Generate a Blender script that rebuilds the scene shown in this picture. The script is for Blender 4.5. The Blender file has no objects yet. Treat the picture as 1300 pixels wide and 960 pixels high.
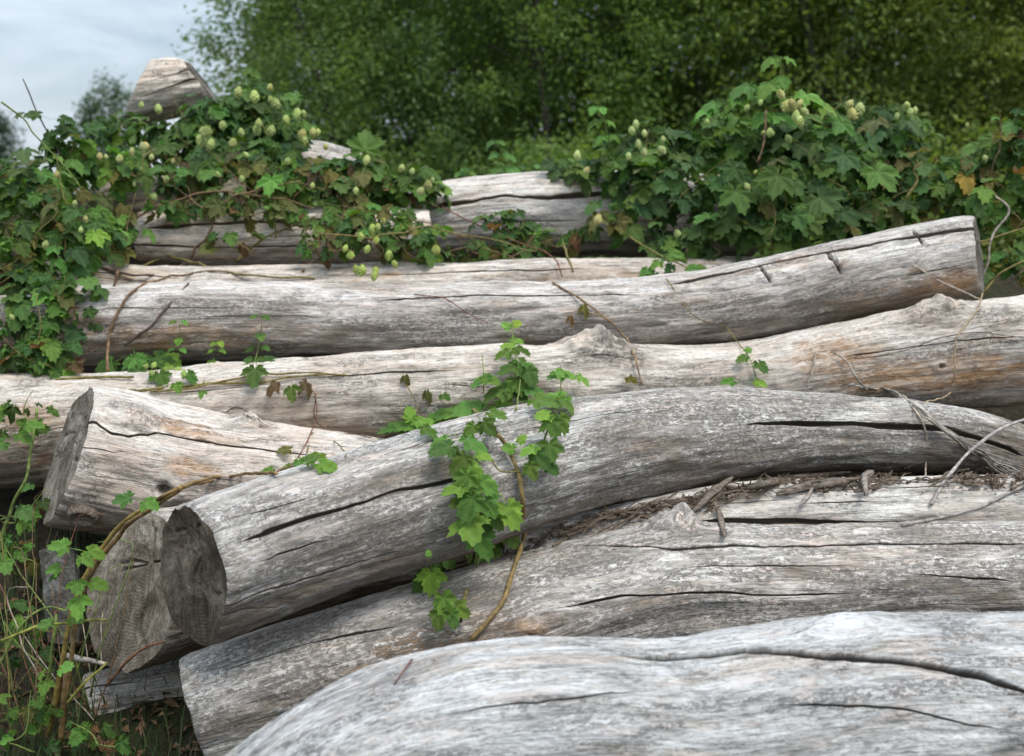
import bpy, math, random
import numpy as np
from mathutils import Vector, Matrix
from mathutils.bvhtree import BVHTree

random.seed(7)
rng = np.random.default_rng(7)
sc = bpy.context.scene
col = sc.collection
R = math.radians

# ---------------------------------------------------------------- camera
FPX = 1276.0                       # focal length in photograph pixels (1300 x 960 frame)
CAM_H = 1.65
PITCH = math.atan(180 / FPX)       # looking slightly down
cam_d = bpy.data.cameras.new('camera')
cam = bpy.data.objects.new('camera', cam_d); col.objects.link(cam)
cam_d.sensor_width = 36; cam_d.lens = 36 * FPX / 1300
cam_d.clip_start = 0.05; cam_d.clip_end = 2000
cam.location = (0, 0, CAM_H)
cam.rotation_euler = (math.pi / 2 - PITCH, 0, 0)
cam_d.dof.use_dof = True
cam_d.dof.focus_distance = 3.2
cam_d.dof.aperture_fstop = 2.2
sc.camera = cam

# ---------------------------------------------------------------- sky, sun, exposure
SUN_EL, SUN_AZ = R(62), R(136)     # azimuth from +Y towards +X
world = bpy.data.worlds.new('World'); sc.world = world; world.use_nodes = True
nt = world.node_tree; N = nt.nodes; Lk = nt.links
N.clear()
wo = N.new('ShaderNodeOutputWorld'); bg = N.new('ShaderNodeBackground')
sky = N.new('ShaderNodeTexSky'); sky.sky_type = 'NISHITA'; sky.sun_disc = False
sky.sun_elevation = SUN_EL; sky.sun_rotation = SUN_AZ
sky.air_density = 1.2; sky.dust_density = 2.0
tc = N.new('ShaderNodeTexCoord'); sep = N.new('ShaderNodeSeparateXYZ')
Lk.new(tc.outputs['Generated'], sep.inputs[0])
addz = N.new('ShaderNodeMath'); addz.operation = 'ADD'; addz.inputs[1].default_value = 0.16
Lk.new(sep.outputs['Z'], addz.inputs[0])
mx = N.new('ShaderNodeMath'); mx.operation = 'MAXIMUM'; mx.inputs[1].default_value = 0.05
Lk.new(addz.outputs[0], mx.inputs[0])
dx = N.new('ShaderNodeMath'); dx.operation = 'DIVIDE'; Lk.new(sep.outputs['X'], dx.inputs[0]); Lk.new(mx.outputs[0], dx.inputs[1])
dy = N.new('ShaderNodeMath'); dy.operation = 'DIVIDE'; Lk.new(sep.outputs['Y'], dy.inputs[0]); Lk.new(mx.outputs[0], dy.inputs[1])
cmb = N.new('ShaderNodeCombineXYZ'); Lk.new(dx.outputs[0], cmb.inputs[0]); Lk.new(dy.outputs[0], cmb.inputs[1])
cn = N.new('ShaderNodeTexNoise'); cn.inputs['Scale'].default_value = 1.7; cn.inputs['Detail'].default_value = 6
cn.inputs['Roughness'].default_value = 0.55; cn.inputs['Distortion'].default_value = 0.4
Lk.new(cmb.outputs[0], cn.inputs['Vector'])
cr = N.new('ShaderNodeValToRGB')
cr.color_ramp.elements[0].position = 0.36; cr.color_ramp.elements[0].color = (0.34, 0.34, 0.34, 1)
cr.color_ramp.elements[1].position = 0.62; cr.color_ramp.elements[1].color = (0.93, 0.93, 0.93, 1)
Lk.new(cn.outputs['Fac'], cr.inputs[0])
mixc = N.new('ShaderNodeMix'); mixc.data_type = 'RGBA'
Lk.new(cr.outputs[0], mixc.inputs['Factor'])
Lk.new(sky.outputs[0], mixc.inputs['A']); mixc.inputs['B'].default_value = (6.5, 7.35, 8.15, 1)
zr = N.new('ShaderNodeMapRange'); Lk.new(sep.outputs['Z'], zr.inputs[0])     # overcast sky: brighter overhead than low down
zr.inputs[1].default_value = 0.0; zr.inputs[2].default_value = 1.0; zr.inputs[3].default_value = 0.61; zr.inputs[4].default_value = 1.75
vm = N.new('ShaderNodeVectorMath'); vm.operation = 'SCALE'; Lk.new(mixc.outputs['Result'], vm.inputs[0]); Lk.new(zr.outputs[0], vm.inputs['Scale'])
Lk.new(vm.outputs[0], bg.inputs['Color']); bg.inputs['Strength'].default_value = 0.10
Lk.new(bg.outputs[0], wo.inputs[0])

sun_d = bpy.data.lights.new('sun', 'SUN'); sun = bpy.data.objects.new('sun', sun_d); col.objects.link(sun)
sun_d.energy = 1.5; sun_d.angle = R(22); sun_d.color = (1, 0.95, 0.86)
sdir = Vector((math.sin(SUN_AZ) * math.cos(SUN_EL), math.cos(SUN_AZ) * math.cos(SUN_EL), math.sin(SUN_EL)))
sun.rotation_euler = sdir.to_track_quat('Z', 'Y').to_euler()
sun.location = sdir * 30

vs = sc.view_settings
vs.view_transform = 'Standard'; vs.look = 'None'; vs.gamma = 1; vs.use_curve_mapping = False
vs.exposure = 0.66
sc.cycles.max_bounces = 7; sc.cycles.diffuse_bounces = 5; sc.cycles.transmission_bounces = 5
sc.cycles.transparent_max_bounces = 4

# ---------------------------------------------------------------- helpers
CP, SP = math.cos(PITCH), math.sin(PITCH)
CAMP = np.array([0, 0, CAM_H])
def ray(u, v):
    x = (u - 650) / FPX; y = -(v - 480) / FPX
    return np.array([x, CP + y * SP, -SP + y * CP])
def P(u, v, Y):
    d = ray(u, v); return CAMP + d * (Y / d[1])
def proj(p):
    q = np.asarray(p) - CAMP
    depth = q[..., 1] * CP - q[..., 2] * SP
    up = q[..., 1] * SP + q[..., 2] * CP
    return 650 + FPX * q[..., 0] / depth, 480 - FPX * up / depth
def mpp(Y): return Y / FPX        # metres per photograph pixel at depth Y

def _h(ix, iy, iz, seed):
    n = (ix * 374761393 + iy * 668265263 + iz * 2147483647 + seed * 1274126177) & 0xFFFFFFFF
    n = ((n ^ (n >> 13)) * 1274126177) & 0xFFFFFFFF
    n = ((n ^ (n >> 16)) * 2246822519) & 0xFFFFFFFF
    return ((n ^ (n >> 15)) & 0xFFFFFF) / 8388607.5 - 1.0
def noise(x, y, z, seed=0):
    x, y, z = np.broadcast_arrays(np.asarray(x, float), np.asarray(y, float), np.asarray(z, float))
    fx, fy, fz = np.floor(x), np.floor(y), np.floor(z)
    ix, iy, iz = fx.astype(np.int64), fy.astype(np.int64), fz.astype(np.int64)
    tx, ty, tz = x - fx, y - fy, z - fz
    tx = tx * tx * (3 - 2 * tx); ty = ty * ty * (3 - 2 * ty); tz = tz * tz * (3 - 2 * tz)
    out = 0
    for a in (0, 1):
        for b in (0, 1):
            for c in (0, 1):
                w = (tx if a else 1 - tx) * (ty if b else 1 - ty) * (tz if c else 1 - tz)
                out = out + w * _h(ix + a, iy + b, iz + c, seed)
    return out
def fbm(x, y, z, seed=0, octv=3, rough=0.5):
    s, a = 0, 1.0
    for o in range(octv):
        k = 2.03 ** o
        s = s + a * noise(x * k, y * k, z * k, seed + o * 17); a *= rough
    return s

def new_mesh(name, V, F, mat=None, attrs=None, smooth=True, vattrs=None):
    me = bpy.data.meshes.new(name)
    V = np.asarray(V, dtype=np.float32)
    if isinstance(F, np.ndarray):
        n, k = F.shape
        me.vertices.add(len(V)); me.vertices.foreach_set('co', V.ravel())
        me.loops.add(n * k); me.loops.foreach_set('vertex_index', F.astype(np.int32).ravel())
        me.polygons.add(n)
        me.polygons.foreach_set('loop_start', np.arange(0, n * k, k, dtype=np.int32))
        me.update(calc_edges=True)
    else:
        me.from_pydata([tuple(v) for v in V], [], F); me.update()
    if smooth:
        me.polygons.foreach_set('use_smooth', np.ones(len(me.polygons), dtype=bool))
    for k_, a in (attrs or {}).items():
        at = me.attributes.new(k_, 'FLOAT', 'POINT'); at.data.foreach_set('value', np.asarray(a, np.float32).ravel())
    for k_, a in (vattrs or {}).items():
        at = me.attributes.new(k_, 'FLOAT_VECTOR', 'POINT'); at.data.foreach_set('vector', np.asarray(a, np.float32).ravel())
    if mat: me.materials.append(mat)
    return me
def link(name, me, parent=None, loc=None):
    o = bpy.data.objects.new(name, me); col.objects.link(o)
    if parent: o.parent = parent
    if loc is not None: o.location = loc
    return o
def tag(o, label, cat, group=None, kind=None):
    o['label'] = label
    if cat: o['category'] = cat
    if group: o['group'] = group
    if kind: o['kind'] = kind
    return o
def thing(name, label, cat, loc, group=None):
    o = bpy.data.objects.new(name, None); o.empty_display_size = 0.1
    o.location = tuple(loc); col.objects.link(o)
    return tag(o, label, cat, group)

def spline(pts, n):
    """Catmull-Rom through rows of pts, n samples evenly spaced by length of the first 3 columns."""
    p = np.asarray(pts, float)
    p = np.vstack([2 * p[0] - p[1], p, 2 * p[-1] - p[-2]])
    out = []
    for i in range(1, len(p) - 2):
        t = np.linspace(0, 1, 24, endpoint=False)[:, None]
        a, b, c, d = p[i - 1], p[i], p[i + 1], p[i + 2]
        out.append(0.5 * (2 * b + (c - a) * t + (2 * a - 5 * b + 4 * c - d) * t ** 2 + (3 * b - a - 3 * c + d) * t ** 3))
    q = np.vstack(out + [p[-2][None]])
    L = np.r_[0, np.cumsum(np.linalg.norm(np.diff(q[:, :3], axis=0), axis=1))]
    s = np.linspace(0, L[-1], n) if np.isscalar(n) else np.asarray(n)
    return np.stack([np.interp(s, L, q[:, k]) for k in range(q.shape[1])], 1), L[-1]
def frames(C, ref):
    T = np.gradient(C, axis=0); T /= np.linalg.norm(T, axis=1)[:, None]
    U = ref - (T @ ref)[:, None] * T; U /= np.linalg.norm(U, axis=1)[:, None]
    V = np.cross(T, U)
    return T, U, V

def tube(pts, r0, r1, n=None, sides=6, wob=0.0, seed=0, rough=0.24):
    """tapered stem along points: returns V, F"""
    pts = np.asarray(pts, float)
    if n is None: n = max(6, len(pts) * 5)
    C, L = spline(pts, n)
    if wob:
        k = np.linspace(0, L, n) * 14
        C = C + wob * np.stack([noise(k, seed, 0.5, 3), noise(k, seed, 7.5, 4), noise(k, seed, 3.5, 5)], 1)
    T = np.gradient(C, axis=0); T /= np.linalg.norm(T, axis=1)[:, None] + 1e-9
    ref = np.array([0.31, 0.52, 0.79])
    U = ref - (T @ ref)[:, None] * T; U /= np.linalg.norm(U, axis=1)[:, None] + 1e-9
    W = np.cross(T, U)
    th = np.linspace(0, 2 * np.pi, sides, endpoint=False)
    r = np.linspace(r0, r1, n)[:, None] * (1 + rough * noise(np.linspace(0, L * 25, n), seed, 1.5, 9))[:, None]
    V = C[:, None] + r[..., None] * (np.cos(th)[None, :, None] * U[:, None] + np.sin(th)[None, :, None] * W[:, None])
    F = []
    for i in range(n - 1):
        for j in range(sides):
            F.append((i * sides + j, i * sides + (j + 1) % sides, (i + 1) * sides + (j + 1) % sides, (i + 1) * sides + j))
    V = V.reshape(-1, 3)
    F.append(tuple(range(sides))[::-1]); F.append(tuple((n - 1) * sides + j for j in range(sides)))
    return V, F
def join(parts):
    Vs, Fs, o = [], [], 0
    for V, F in parts:
        Vs.append(V); Fs += [tuple(i + o for i in f) for f in F]; o += len(V)
    return np.vstack(Vs), Fs

# ---------------------------------------------------------------- materials
class NB:
    """small node-graph builder"""
    def __init__(s, name):
        s.m = bpy.data.materials.new(name); s.m.use_nodes = True
        s.t = s.m.node_tree; s.t.nodes.clear(); s.out = s.n('ShaderNodeOutputMaterial')
    def n(s, kind, **kw):
        x = s.t.nodes.new(kind)
        for k, v in kw.items(): setattr(x, k, v)
        return x
    def l(s, a, b): s.t.links.new(a, b)
    def set(s, sock, v):
        if hasattr(v, 'is_output') or isinstance(v, bpy.types.NodeSocket): s.l(v, sock)
        else: sock.default_value = v
    def math(s, op, a, b=0.0, c=None, clamp=False):
        x = s.n('ShaderNodeMath', operation=op, use_clamp=clamp); s.set(x.inputs[0], a); s.set(x.inputs[1], b)
        if c is not None: s.set(x.inputs[2], c)
        return x.outputs[0]
    def mapping(s, vec, scale, loc=(0, 0, 0)):
        x = s.n('ShaderNodeMapping'); s.l(vec, x.inputs['Vector']); x.inputs['Scale'].default_value = scale
        x.inputs['Location'].default_value = loc; return x.outputs[0]
    def noise(s, vec, scale=1.0, detail=4, rough=0.55, dist=0.0):
        x = s.n('ShaderNodeTexNoise'); s.l(vec, x.inputs['Vector']); x.inputs['Scale'].default_value = scale
        x.inputs['Detail'].default_value = detail; x.inputs['Roughness'].default_value = rough
        x.inputs['Distortion'].default_value = dist; return x.outputs['Fac']
    def ramp(s, f, stops, interp='LINEAR'):
        x = s.n('ShaderNodeValToRGB'); e = x.color_ramp.elements; x.color_ramp.interpolation = interp
        while len(e) < len(stops): e.new(0.5)
        for k, (p, c) in enumerate(stops):
            e[k].position = p; e[k].color = (*c, 1) if len(c) == 3 else c
        s.l(f, x.inputs[0]); return x.outputs[0]
    def smooth(s, f, a, b, lo=0.0, hi=1.0):
        x = s.n('ShaderNodeMapRange', interpolation_type='SMOOTHSTEP'); s.set(x.inputs[0], f)
        x.inputs[1].default_value = a; x.inputs[2].default_value = b; x.inputs[3].default_value = lo; x.inputs[4].default_value = hi
        return x.outputs[0]
    def mix(s, f, a, b, mode='MIX'):
        x = s.n('ShaderNodeMix', data_type='RGBA', blend_type=mode); s.set(x.inputs['Factor'], f)
        for k, v in (('A', a), ('B', b)):
            if isinstance(v, tuple): x.inputs[k].default_value = (*v, 1)
            else: s.l(v, x.inputs[k])
        return x.outputs['Result']
    def bump(s, h, strength, dist, nrm=None):
        x = s.n('ShaderNodeBump'); s.set(x.inputs['Height'], h); x.inputs['Strength'].default_value = strength
        x.inputs['Distance'].default_value = dist
        if nrm is not None: s.l(nrm, x.inputs['Normal'])
        return x.outputs[0]
    def principled(s, base, rough=0.8, nrm=None, spec=0.3):
        x = s.n('ShaderNodeBsdfPrincipled'); s.set(x.inputs['Base Color'], base if not isinstance(base, tuple) else (*base, 1))
        s.set(x.inputs['Roughness'], rough); x.inputs['Specular IOR Level'].default_value = spec
        if nrm is not None: s.l(nrm, x.inputs['Normal'])
        return x.outputs[0]
    def done(s, sh): s.l(sh, s.out.inputs[0]); return s.m

def attr(nb, name, vec=False):
    x = nb.n('ShaderNodeAttribute'); x.attribute_name = name
    return x.outputs['Vector'] if vec else x.outputs['Fac']

def mat_wood(name='weathered_wood', streak_k=0.62, mould=(0.45, 0.58), flake_k=0.66, tan_k=0.55, pale_k=0.0, fine_k=0.8, along=1.0):
    """weathered, bark-free, silvered log. 'lc' = coordinates of the straightened log (along, up, side);
    object colour = tint, alpha = how much of the surface has bleached white"""
    b = NB(name)
    lc = attr(b, 'lc', True)
    oi = b.n('ShaderNodeObjectInfo')
    s3 = b.n('ShaderNodeSeparateXYZ'); b.l(lc, s3.inputs[0])
    big = b.noise(b.mapping(lc, (1.5, 5, 5)), 1, 4, 0.6, 0.6)                   # broad weathering zones
    zone2 = b.noise(b.mapping(lc, (3.2, 11, 11), (31, 5, 2)), 1, 4, 0.68, 0.5)
    streak = b.noise(b.mapping(lc, (4.5 * along, 62, 62)), 1, 4, 0.68, 0.35)            # grain streaks
    fine = b.noise(b.mapping(lc, (16, 300, 300)), 1, 1, 0.65)                   # fine fibre
    flake = b.noise(b.mapping(lc, (6.5 * along, 40, 40), (3, 9, 4)), 1, 4, 0.75, 1.0)   # pale flakes with crisp edges
    flak2 = b.noise(b.mapping(lc, (13, 60, 60), (13, 2, 44)), 1, 3, 0.75, 0.8)
    mott = b.noise(b.mapping(lc, (60, 110, 110)), 1, 2, 0.8, 0.3)              # mould speckle
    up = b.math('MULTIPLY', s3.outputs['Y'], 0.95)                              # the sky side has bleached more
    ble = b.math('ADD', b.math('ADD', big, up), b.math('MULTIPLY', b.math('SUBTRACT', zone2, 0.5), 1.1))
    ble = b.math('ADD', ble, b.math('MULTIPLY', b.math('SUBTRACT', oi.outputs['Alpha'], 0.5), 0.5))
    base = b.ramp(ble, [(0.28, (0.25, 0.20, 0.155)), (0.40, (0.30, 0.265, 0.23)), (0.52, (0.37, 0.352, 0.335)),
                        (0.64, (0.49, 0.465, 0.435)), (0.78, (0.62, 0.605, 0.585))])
    tan = b.smooth(b.noise(b.mapping(lc, (2.0, 11, 11), (7, 40, 1)), 1, 4, 0.68, 0.6), 0.52, 0.66)
    base = b.mix(b.math('MULTIPLY', tan, tan_k), base, (0.47, 0.36, 0.26))
    base = b.mix(b.math('MULTIPLY', attr(b, 'stn'), b.smooth(flake, 0.36, 0.56, 0.35, 0.9)), base, (0.35, 0.205, 0.10))
    g = b.smooth(streak, 0.28, 0.70)
    base = b.mix(streak_k, base, b.ramp(g, [(0, (0.30, 0.29, 0.28)), (0.32, (0.72, 0.715, 0.70)), (0.55, (1.0, 1.0, 1.0)), (1, (1.25, 1.24, 1.23))]), 'MULTIPLY')
    base = b.mix(fine_k, base, b.ramp(fine, [(0.30, (0.45, 0.45, 0.45)), (0.52, (1, 1, 1)), (0.8, (1.18, 1.18, 1.18))]), 'MULTIPLY')
    base = b.mix(0.75, base, b.ramp(mott, [(0.34, (0.55, 0.54, 0.53)), (0.5, (0.98, 0.98, 0.98)), (0.72, (1.22, 1.22, 1.22))]), 'MULTIPLY')
    if pale_k:      # smooth bare patches where the silvered skin has worn off
        pz = b.smooth(b.noise(b.mapping(lc, (2.6, 9, 9), (21, 13, 6)), 1, 4, 0.66, 0.8), 0.50, 0.57)
        base = b.mix(b.math('MULTIPLY', pz, pale_k), base, b.mix(zone2, (0.46, 0.395, 0.335), (0.60, 0.555, 0.51)))
    # pale flakes with pinkish or white faces
    fz = b.smooth(ble, 0.36, 0.60)
    fl = b.math('MULTIPLY', b.math('MAXIMUM', b.smooth(flake, 0.545, 0.565), b.smooth(flak2, 0.585, 0.605)), fz)
    base = b.mix(b.math('MULTIPLY', fl, flake_k), base, b.mix(b.smooth(zone2, 0.42, 0.58), (0.62, 0.53, 0.475), (0.70, 0.685, 0.665)))
    # dark mould speckle, gathered in zones
    mz = b.smooth(b.noise(b.mapping(lc, (2.3, 8, 8), (11, 3, 8)), 1, 4, 0.72, 0.8), *mould)
    mz = b.math('MAXIMUM', mz, attr(b, 'mld'))
    sp = b.math('MULTIPLY', b.smooth(mott, 0.42, 0.56), mz)
    base = b.mix(b.math('MULTIPLY', sp, 0.78), base, (0.115, 0.107, 0.098))
    crk = attr(b, 'crk')
    base = b.mix(b.math('MULTIPLY', crk, 0.92), base, (0.11, 0.09, 0.072))   # brown bare wood inside the cracks, darkened to paint in their shade
    base = b.mix(1.0, base, oi.outputs['Color'], 'MULTIPLY')
    # hairline drying checks
    hl = b.noise(b.mapping(lc, (1.3, 80, 80), (5, 1, 17)), 1, 2, 0.4, 0.1)
    hair = b.math('SUBTRACT', 1.0, b.smooth(b.math('ABSOLUTE', b.math('SUBTRACT', hl, 0.5)), 0.0, 0.02))
    hair = b.math('MULTIPLY', hair, b.smooth(big, 0.46, 0.58))
    base = b.mix(b.math('MULTIPLY', hair, 0.65), base, (0.07, 0.06, 0.05))
    h = streak
    h = b.math('ADD', h, b.math('MULTIPLY', mott, 0.55))
    h = b.math('ADD', h, b.math('MULTIPLY', fl, 0.22))
    nrm = b.bump(h, 0.85, 0.007)
    return b.done(b.principled(base, 0.85, nrm, 0.2))
def mat_cut():
    """old sawn end: grey, roughened, saw marks and rings"""
    b = NB('weathered_cut_end')
    lc = attr(b, 'lc', True); oi = b.n('ShaderNodeObjectInfo')
    s3 = b.n('ShaderNodeSeparateXYZ'); b.l(lc, s3.inputs[0])
    blot = b.noise(b.mapping(lc, (9, 9, 9)), 1, 6, 0.68, 0.6)
    saw = b.noise(b.mapping(lc, (60, 24, 150)), 1, 3, 0.6, 0.1)
    spk = b.noise(b.mapping(lc, (90, 90, 90)), 1, 4, 0.7)
    rr = b.math('SQRT', b.math('ADD', b.math('POWER', s3.outputs['Y'], 2.0), b.math('POWER', s3.outputs['Z'], 2.0)))
    rings = b.math('SINE', b.math('ADD', b.math('MULTIPLY', rr, 820.0), b.math('MULTIPLY', blot, 26.0)))
    base = b.ramp(blot, [(0.3, (0.06, 0.05, 0.04)), (0.46, (0.12, 0.105, 0.088)), (0.56, (0.20, 0.18, 0.155)), (0.70, (0.34, 0.32, 0.29))])
    base = b.mix(0.8, base, b.ramp(saw, [(0.3, (0.55, 0.55, 0.55)), (0.6, (1.1, 1.1, 1.1))]), 'MULTIPLY')
    base = b.mix(0.22, base, b.ramp(b.math('MULTIPLY_ADD', rings, 0.5, 0.5), [(0.1, (0.62, 0.60, 0.58)), (0.6, (1.08, 1.08, 1.08))]), 'MULTIPLY')
    base = b.mix(0.6, base, b.ramp(spk, [(0.4, (0.5, 0.5, 0.5)), (0.6, (1.1, 1.1, 1.1))]), 'MULTIPLY')
    crk = attr(b, 'crk')
    base = b.mix(b.math('MULTIPLY', crk, 0.8), base, (0.03, 0.026, 0.02))
    base = b.mix(1.0, base, oi.outputs['Color'], 'MULTIPLY')
    h = b.math('ADD', b.math('MULTIPLY', saw, 1.0), b.math('MULTIPLY', rings, 0.05))
    h = b.math('ADD', h, b.math('MULTIPLY', spk, 0.35))
    h = b.math('ADD', h, blot)
    return b.done(b.principled(base, 0.9, b.bump(h, 0.9, 0.007), 0.15))
def mat_leaf():
    b = NB('hop_leaf')
    oi = b.n('ShaderNodeObjectInfo'); tcn = b.n('ShaderNodeTexCoord')
    rib = attr(b, 'rib')
    n1 = b.noise(b.mapping(tcn.outputs['Object'], (5, 5, 5)), 1, 4, 0.6)
    fn = b.noise(b.mapping(tcn.outputs['Object'], (30, 30, 30)), 1, 2, 0.6)
    c = b.mix(b.smooth(rib, 0.55, 1.0, 0, 0.35), oi.outputs['Color'], b.mix(0.5, oi.outputs['Color'], (0.20, 0.28, 0.10)))
    c = b.mix(0.65, c, b.ramp(n1, [(0.3, (0.6, 0.62, 0.6)), (0.7, (1.3, 1.25, 1.2))]), 'MULTIPLY')
    holes = b.smooth(n1, 0.66, 0.70, 0, 0.55)
    c = b.mix(b.math('MULTIPLY', holes, oi.outputs['Random']), c, (0.13, 0.085, 0.035))
    nr = b.bump(b.math('ADD', fn, b.math('MULTIPLY', rib, -0.8)), 0.5, 0.03)
    p = b.principled(c, 0.5, nr, 0.35)
    tr = b.n('ShaderNodeBsdfTranslucent'); b.l(b.mix(1.0, c, (1.25, 1.3, 0.5), 'MULTIPLY'), tr.inputs['Color'])
    ms = b.n('ShaderNodeMixShader'); ms.inputs[0].default_value = 0.30
    b.l(p, ms.inputs[1]); b.l(tr.outputs[0], ms.inputs[2])
    return b.done(ms.outputs[0])
def mat_cone():
    b = NB('hop_cone')
    oi = b.n('ShaderNodeObjectInfo'); e = attr(b, 'edge')
    c = b.mix(b.math('MULTIPLY', e, 0.5), oi.outputs['Color'], b.mix(0.6, oi.outputs['Color'], (0.75, 0.78, 0.42)))
    p = b.principled(c, 0.6, None, 0.3)
    tr = b.n('ShaderNodeBsdfTranslucent'); b.l(c, tr.inputs['Color'])
    ms = b.n('ShaderNodeMixShader'); ms.inputs[0].default_value = 0.3
    b.l(p, ms.inputs[1]); b.l(tr.outputs[0], ms.inputs[2])
    return b.done(ms.outputs[0])
def mat_stem(name='vine_stem'):
    b = NB(name)
    oi = b.n('ShaderNodeObjectInfo'); g = b.n('ShaderNodeNewGeometry')
    n1 = b.noise(b.mapping(g.outputs['Position'], (45, 45, 45)), 1, 4, 0.6)
    n2 = b.noise(b.mapping(g.outputs['Position'], (260, 260, 90)), 1, 3, 0.6)
    c = b.mix(0.9, oi.outputs['Color'], b.ramp(n1, [(0.32, (0.35, 0.32, 0.28)), (0.5, (0.9, 0.88, 0.85)), (0.7, (1.5, 1.42, 1.3))]), 'MULTIPLY')
    return b.done(b.principled(c, 0.7, b.bump(n2, 0.6, 0.003), 0.25))
def mat_tree_leaf():
    b = NB('tree_foliage')
    oi = b.n('ShaderNodeObjectInfo'); g = b.n('ShaderNodeNewGeometry'); tcn = b.n('ShaderNodeTexCoord')
    n1 = b.noise(tcn.outputs['Object'], 0.9, 3, 0.6)
    n2 = b.noise(tcn.outputs['Object'], 9, 2, 0.6)
    c = b.mix(0.8, oi.outputs['Color'], b.ramp(n1, [(0.3, (0.72, 0.80, 0.85)), (0.7, (1.35, 1.22, 0.85))]), 'MULTIPLY')
    c = b.mix(0.7, c, b.ramp(n2, [(0.3, (0.65, 0.7, 0.65)), (0.7, (1.35, 1.3, 1.2))]), 'MULTIPLY')
    p = b.principled(c, 0.6, None, 0.2)
    tr = b.n('ShaderNodeBsdfTranslucent'); b.l(b.mix(1.0, c, (1.25, 1.3, 0.6), 'MULTIPLY'), tr.inputs['Color'])
    ms = b.n('ShaderNodeMixShader'); ms.inputs[0].default_value = 0.45
    b.l(p, ms.inputs[1]); b.l(tr.outputs[0], ms.inputs[2])
    return b.done(ms.outputs[0])
def mat_ground():
    b = NB('soil_and_grass')
    g = b.n('ShaderNodeNewGeometry')
    n1 = b.noise(g.outputs['Position'], 1.2, 5, 0.6); n2 = b.noise(g.outputs['Position'], 26, 5, 0.7)
    c = b.ramp(n2, [(0.3, (0.022, 0.018, 0.013)), (0.55, (0.05, 0.04, 0.028)), (0.75, (0.09, 0.072, 0.05))])
    c = b.mix(b.smooth(n1, 0.48, 0.66, 0, 0.5), c, (0.045, 0.07, 0.022))
    return b.done(b.principled(c, 0.95, b.bump(n2, 1.0, 0.04), 0.1))
def mat_bark():
    b = NB('tree_bark')
    g = b.n('ShaderNodeNewGeometry')
    n1 = b.noise(b.mapping(g.outputs['Position'], (14, 14, 3)), 1, 5, 0.65)
    c = b.ramp(n1, [(0.3, (0.035, 0.03, 0.025)), (0.7, (0.13, 0.11, 0.09))])
    return b.done(b.principled(c, 0.9, b.bump(n1, 1, 0.03), 0.1))
def mat_grass():
    b = NB('grass_blade')
    a = attr(b, 'hue')
    c = b.ramp(a, [(0, (0.028, 0.058, 0.016)), (0.6, (0.05, 0.095, 0.022)), (0.8, (0.10, 0.10, 0.04)), (1, (0.20, 0.17, 0.10))])
    p = b.principled(c, 0.6, None, 0.25)
    return b.done(p)
def mat_flake():
    b = NB('dead_bark')
    tcn = b.n('ShaderNodeTexCoord'); oi = b.n('ShaderNodeObjectInfo'); g = b.n('ShaderNodeNewGeometry')
    n1 = b.noise(b.mapping(g.outputs['Position'], (30, 120, 120)), 1, 5, 0.65)
    n2 = b.noise(g.outputs['Position'], 12, 3, 0.6)
    c = b.ramp(n1, [(0.3, (0.06, 0.05, 0.042)), (0.55, (0.19, 0.165, 0.14)), (0.75, (0.34, 0.31, 0.28))])
    c = b.mix(1.0, c, oi.outputs['Color'], 'MULTIPLY')
    return b.done(b.principled(c, 0.9, b.bump(n1, 0.9, 0.006), 0.15))
M = dict(wood=mat_wood('silvered_wood', 0.62, (0.47, 0.60), 0.66, 0.5, 0.0), mottled=mat_wood('mottled_grey_wood', 0.72, (0.40, 0.53), 0.80, 0.3, 0.2, 0.85, 1.4),
         cream=mat_wood('creamy_bare_wood', 0.55, (0.49, 0.61), 0.55, 0.42, 0.55, 0.75, 0.9), tan=mat_wood('tan_wood', 0.7, (0.50, 0.62), 0.35, 0.9, 0.5, 0.8, 0.7), cut=mat_cut(), leaf=mat_leaf(), cone=mat_cone(), stem=mat_stem(), tree=mat_tree_leaf(),
         ground=mat_ground(), bark=mat_bark(), grass=mat_grass(), flake=mat_flake())

# ---------------------------------------------------------------- ground: one sheet, with an added earth bank under the logs keeping gaps dark
def ground_z(x, y):
    bank = np.interp(y, [2.9, 3.6, 4.4, 5.6, 6.6, 8.5], [0, 0.30, 0.80, 1.42, 1.42, 0.0])
    bank = bank + 0.45 * np.clip((-x - 0.9) / 0.8, 0, 1) * np.clip((y - 5.1) / 0.5, 0, 1) * np.clip((7.5 - y) / 1.2, 0, 1)
    side = np.clip((np.abs(x + 0.1) - 4.2) / 1.5, 0, 1); side = 1 - side * side * (3 - 2 * side)
    return bank * side + 0.05 * fbm(x * 1.1, y * 1.1, 0.3, 5, 3) + 0.012 * fbm(x * 7, y * 7, 0.3, 6, 3)
def make_ground():
    def axis(lo, hi, step, far):
        core = np.arange(lo, hi + 1e-6, step); k = step * np.cumsum(1.28 ** np.arange(1, 60)); k = k[k < far]
        return np.r_[lo - k[::-1] * 1.0, core, hi + k]
    xs = axis(-5, 5, 0.07, 900); ys = axis(0.6, 8.5, 0.07, 900)
    X, Yg = np.meshgrid(xs, ys, indexing='ij')
    fade = np.exp(-np.maximum(0, np.hypot(X, Yg - 4) - 8) / 8)
    Z = ground_z(X, Yg) * fade
    V = np.stack([X, Yg, Z], -1).reshape(-1, 3); nx, ny = X.shape
    i, j = np.meshgrid(np.arange(nx - 1), np.arange(ny - 1), indexing='ij'); a = (i * ny + j).ravel()
    F = np.stack([a, a + ny, a + ny + 1, a + 1], 1)
    o = link('ground', new_mesh('ground', V, F, M['ground'])); o['kind'] = 'structure'
make_ground()

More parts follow.
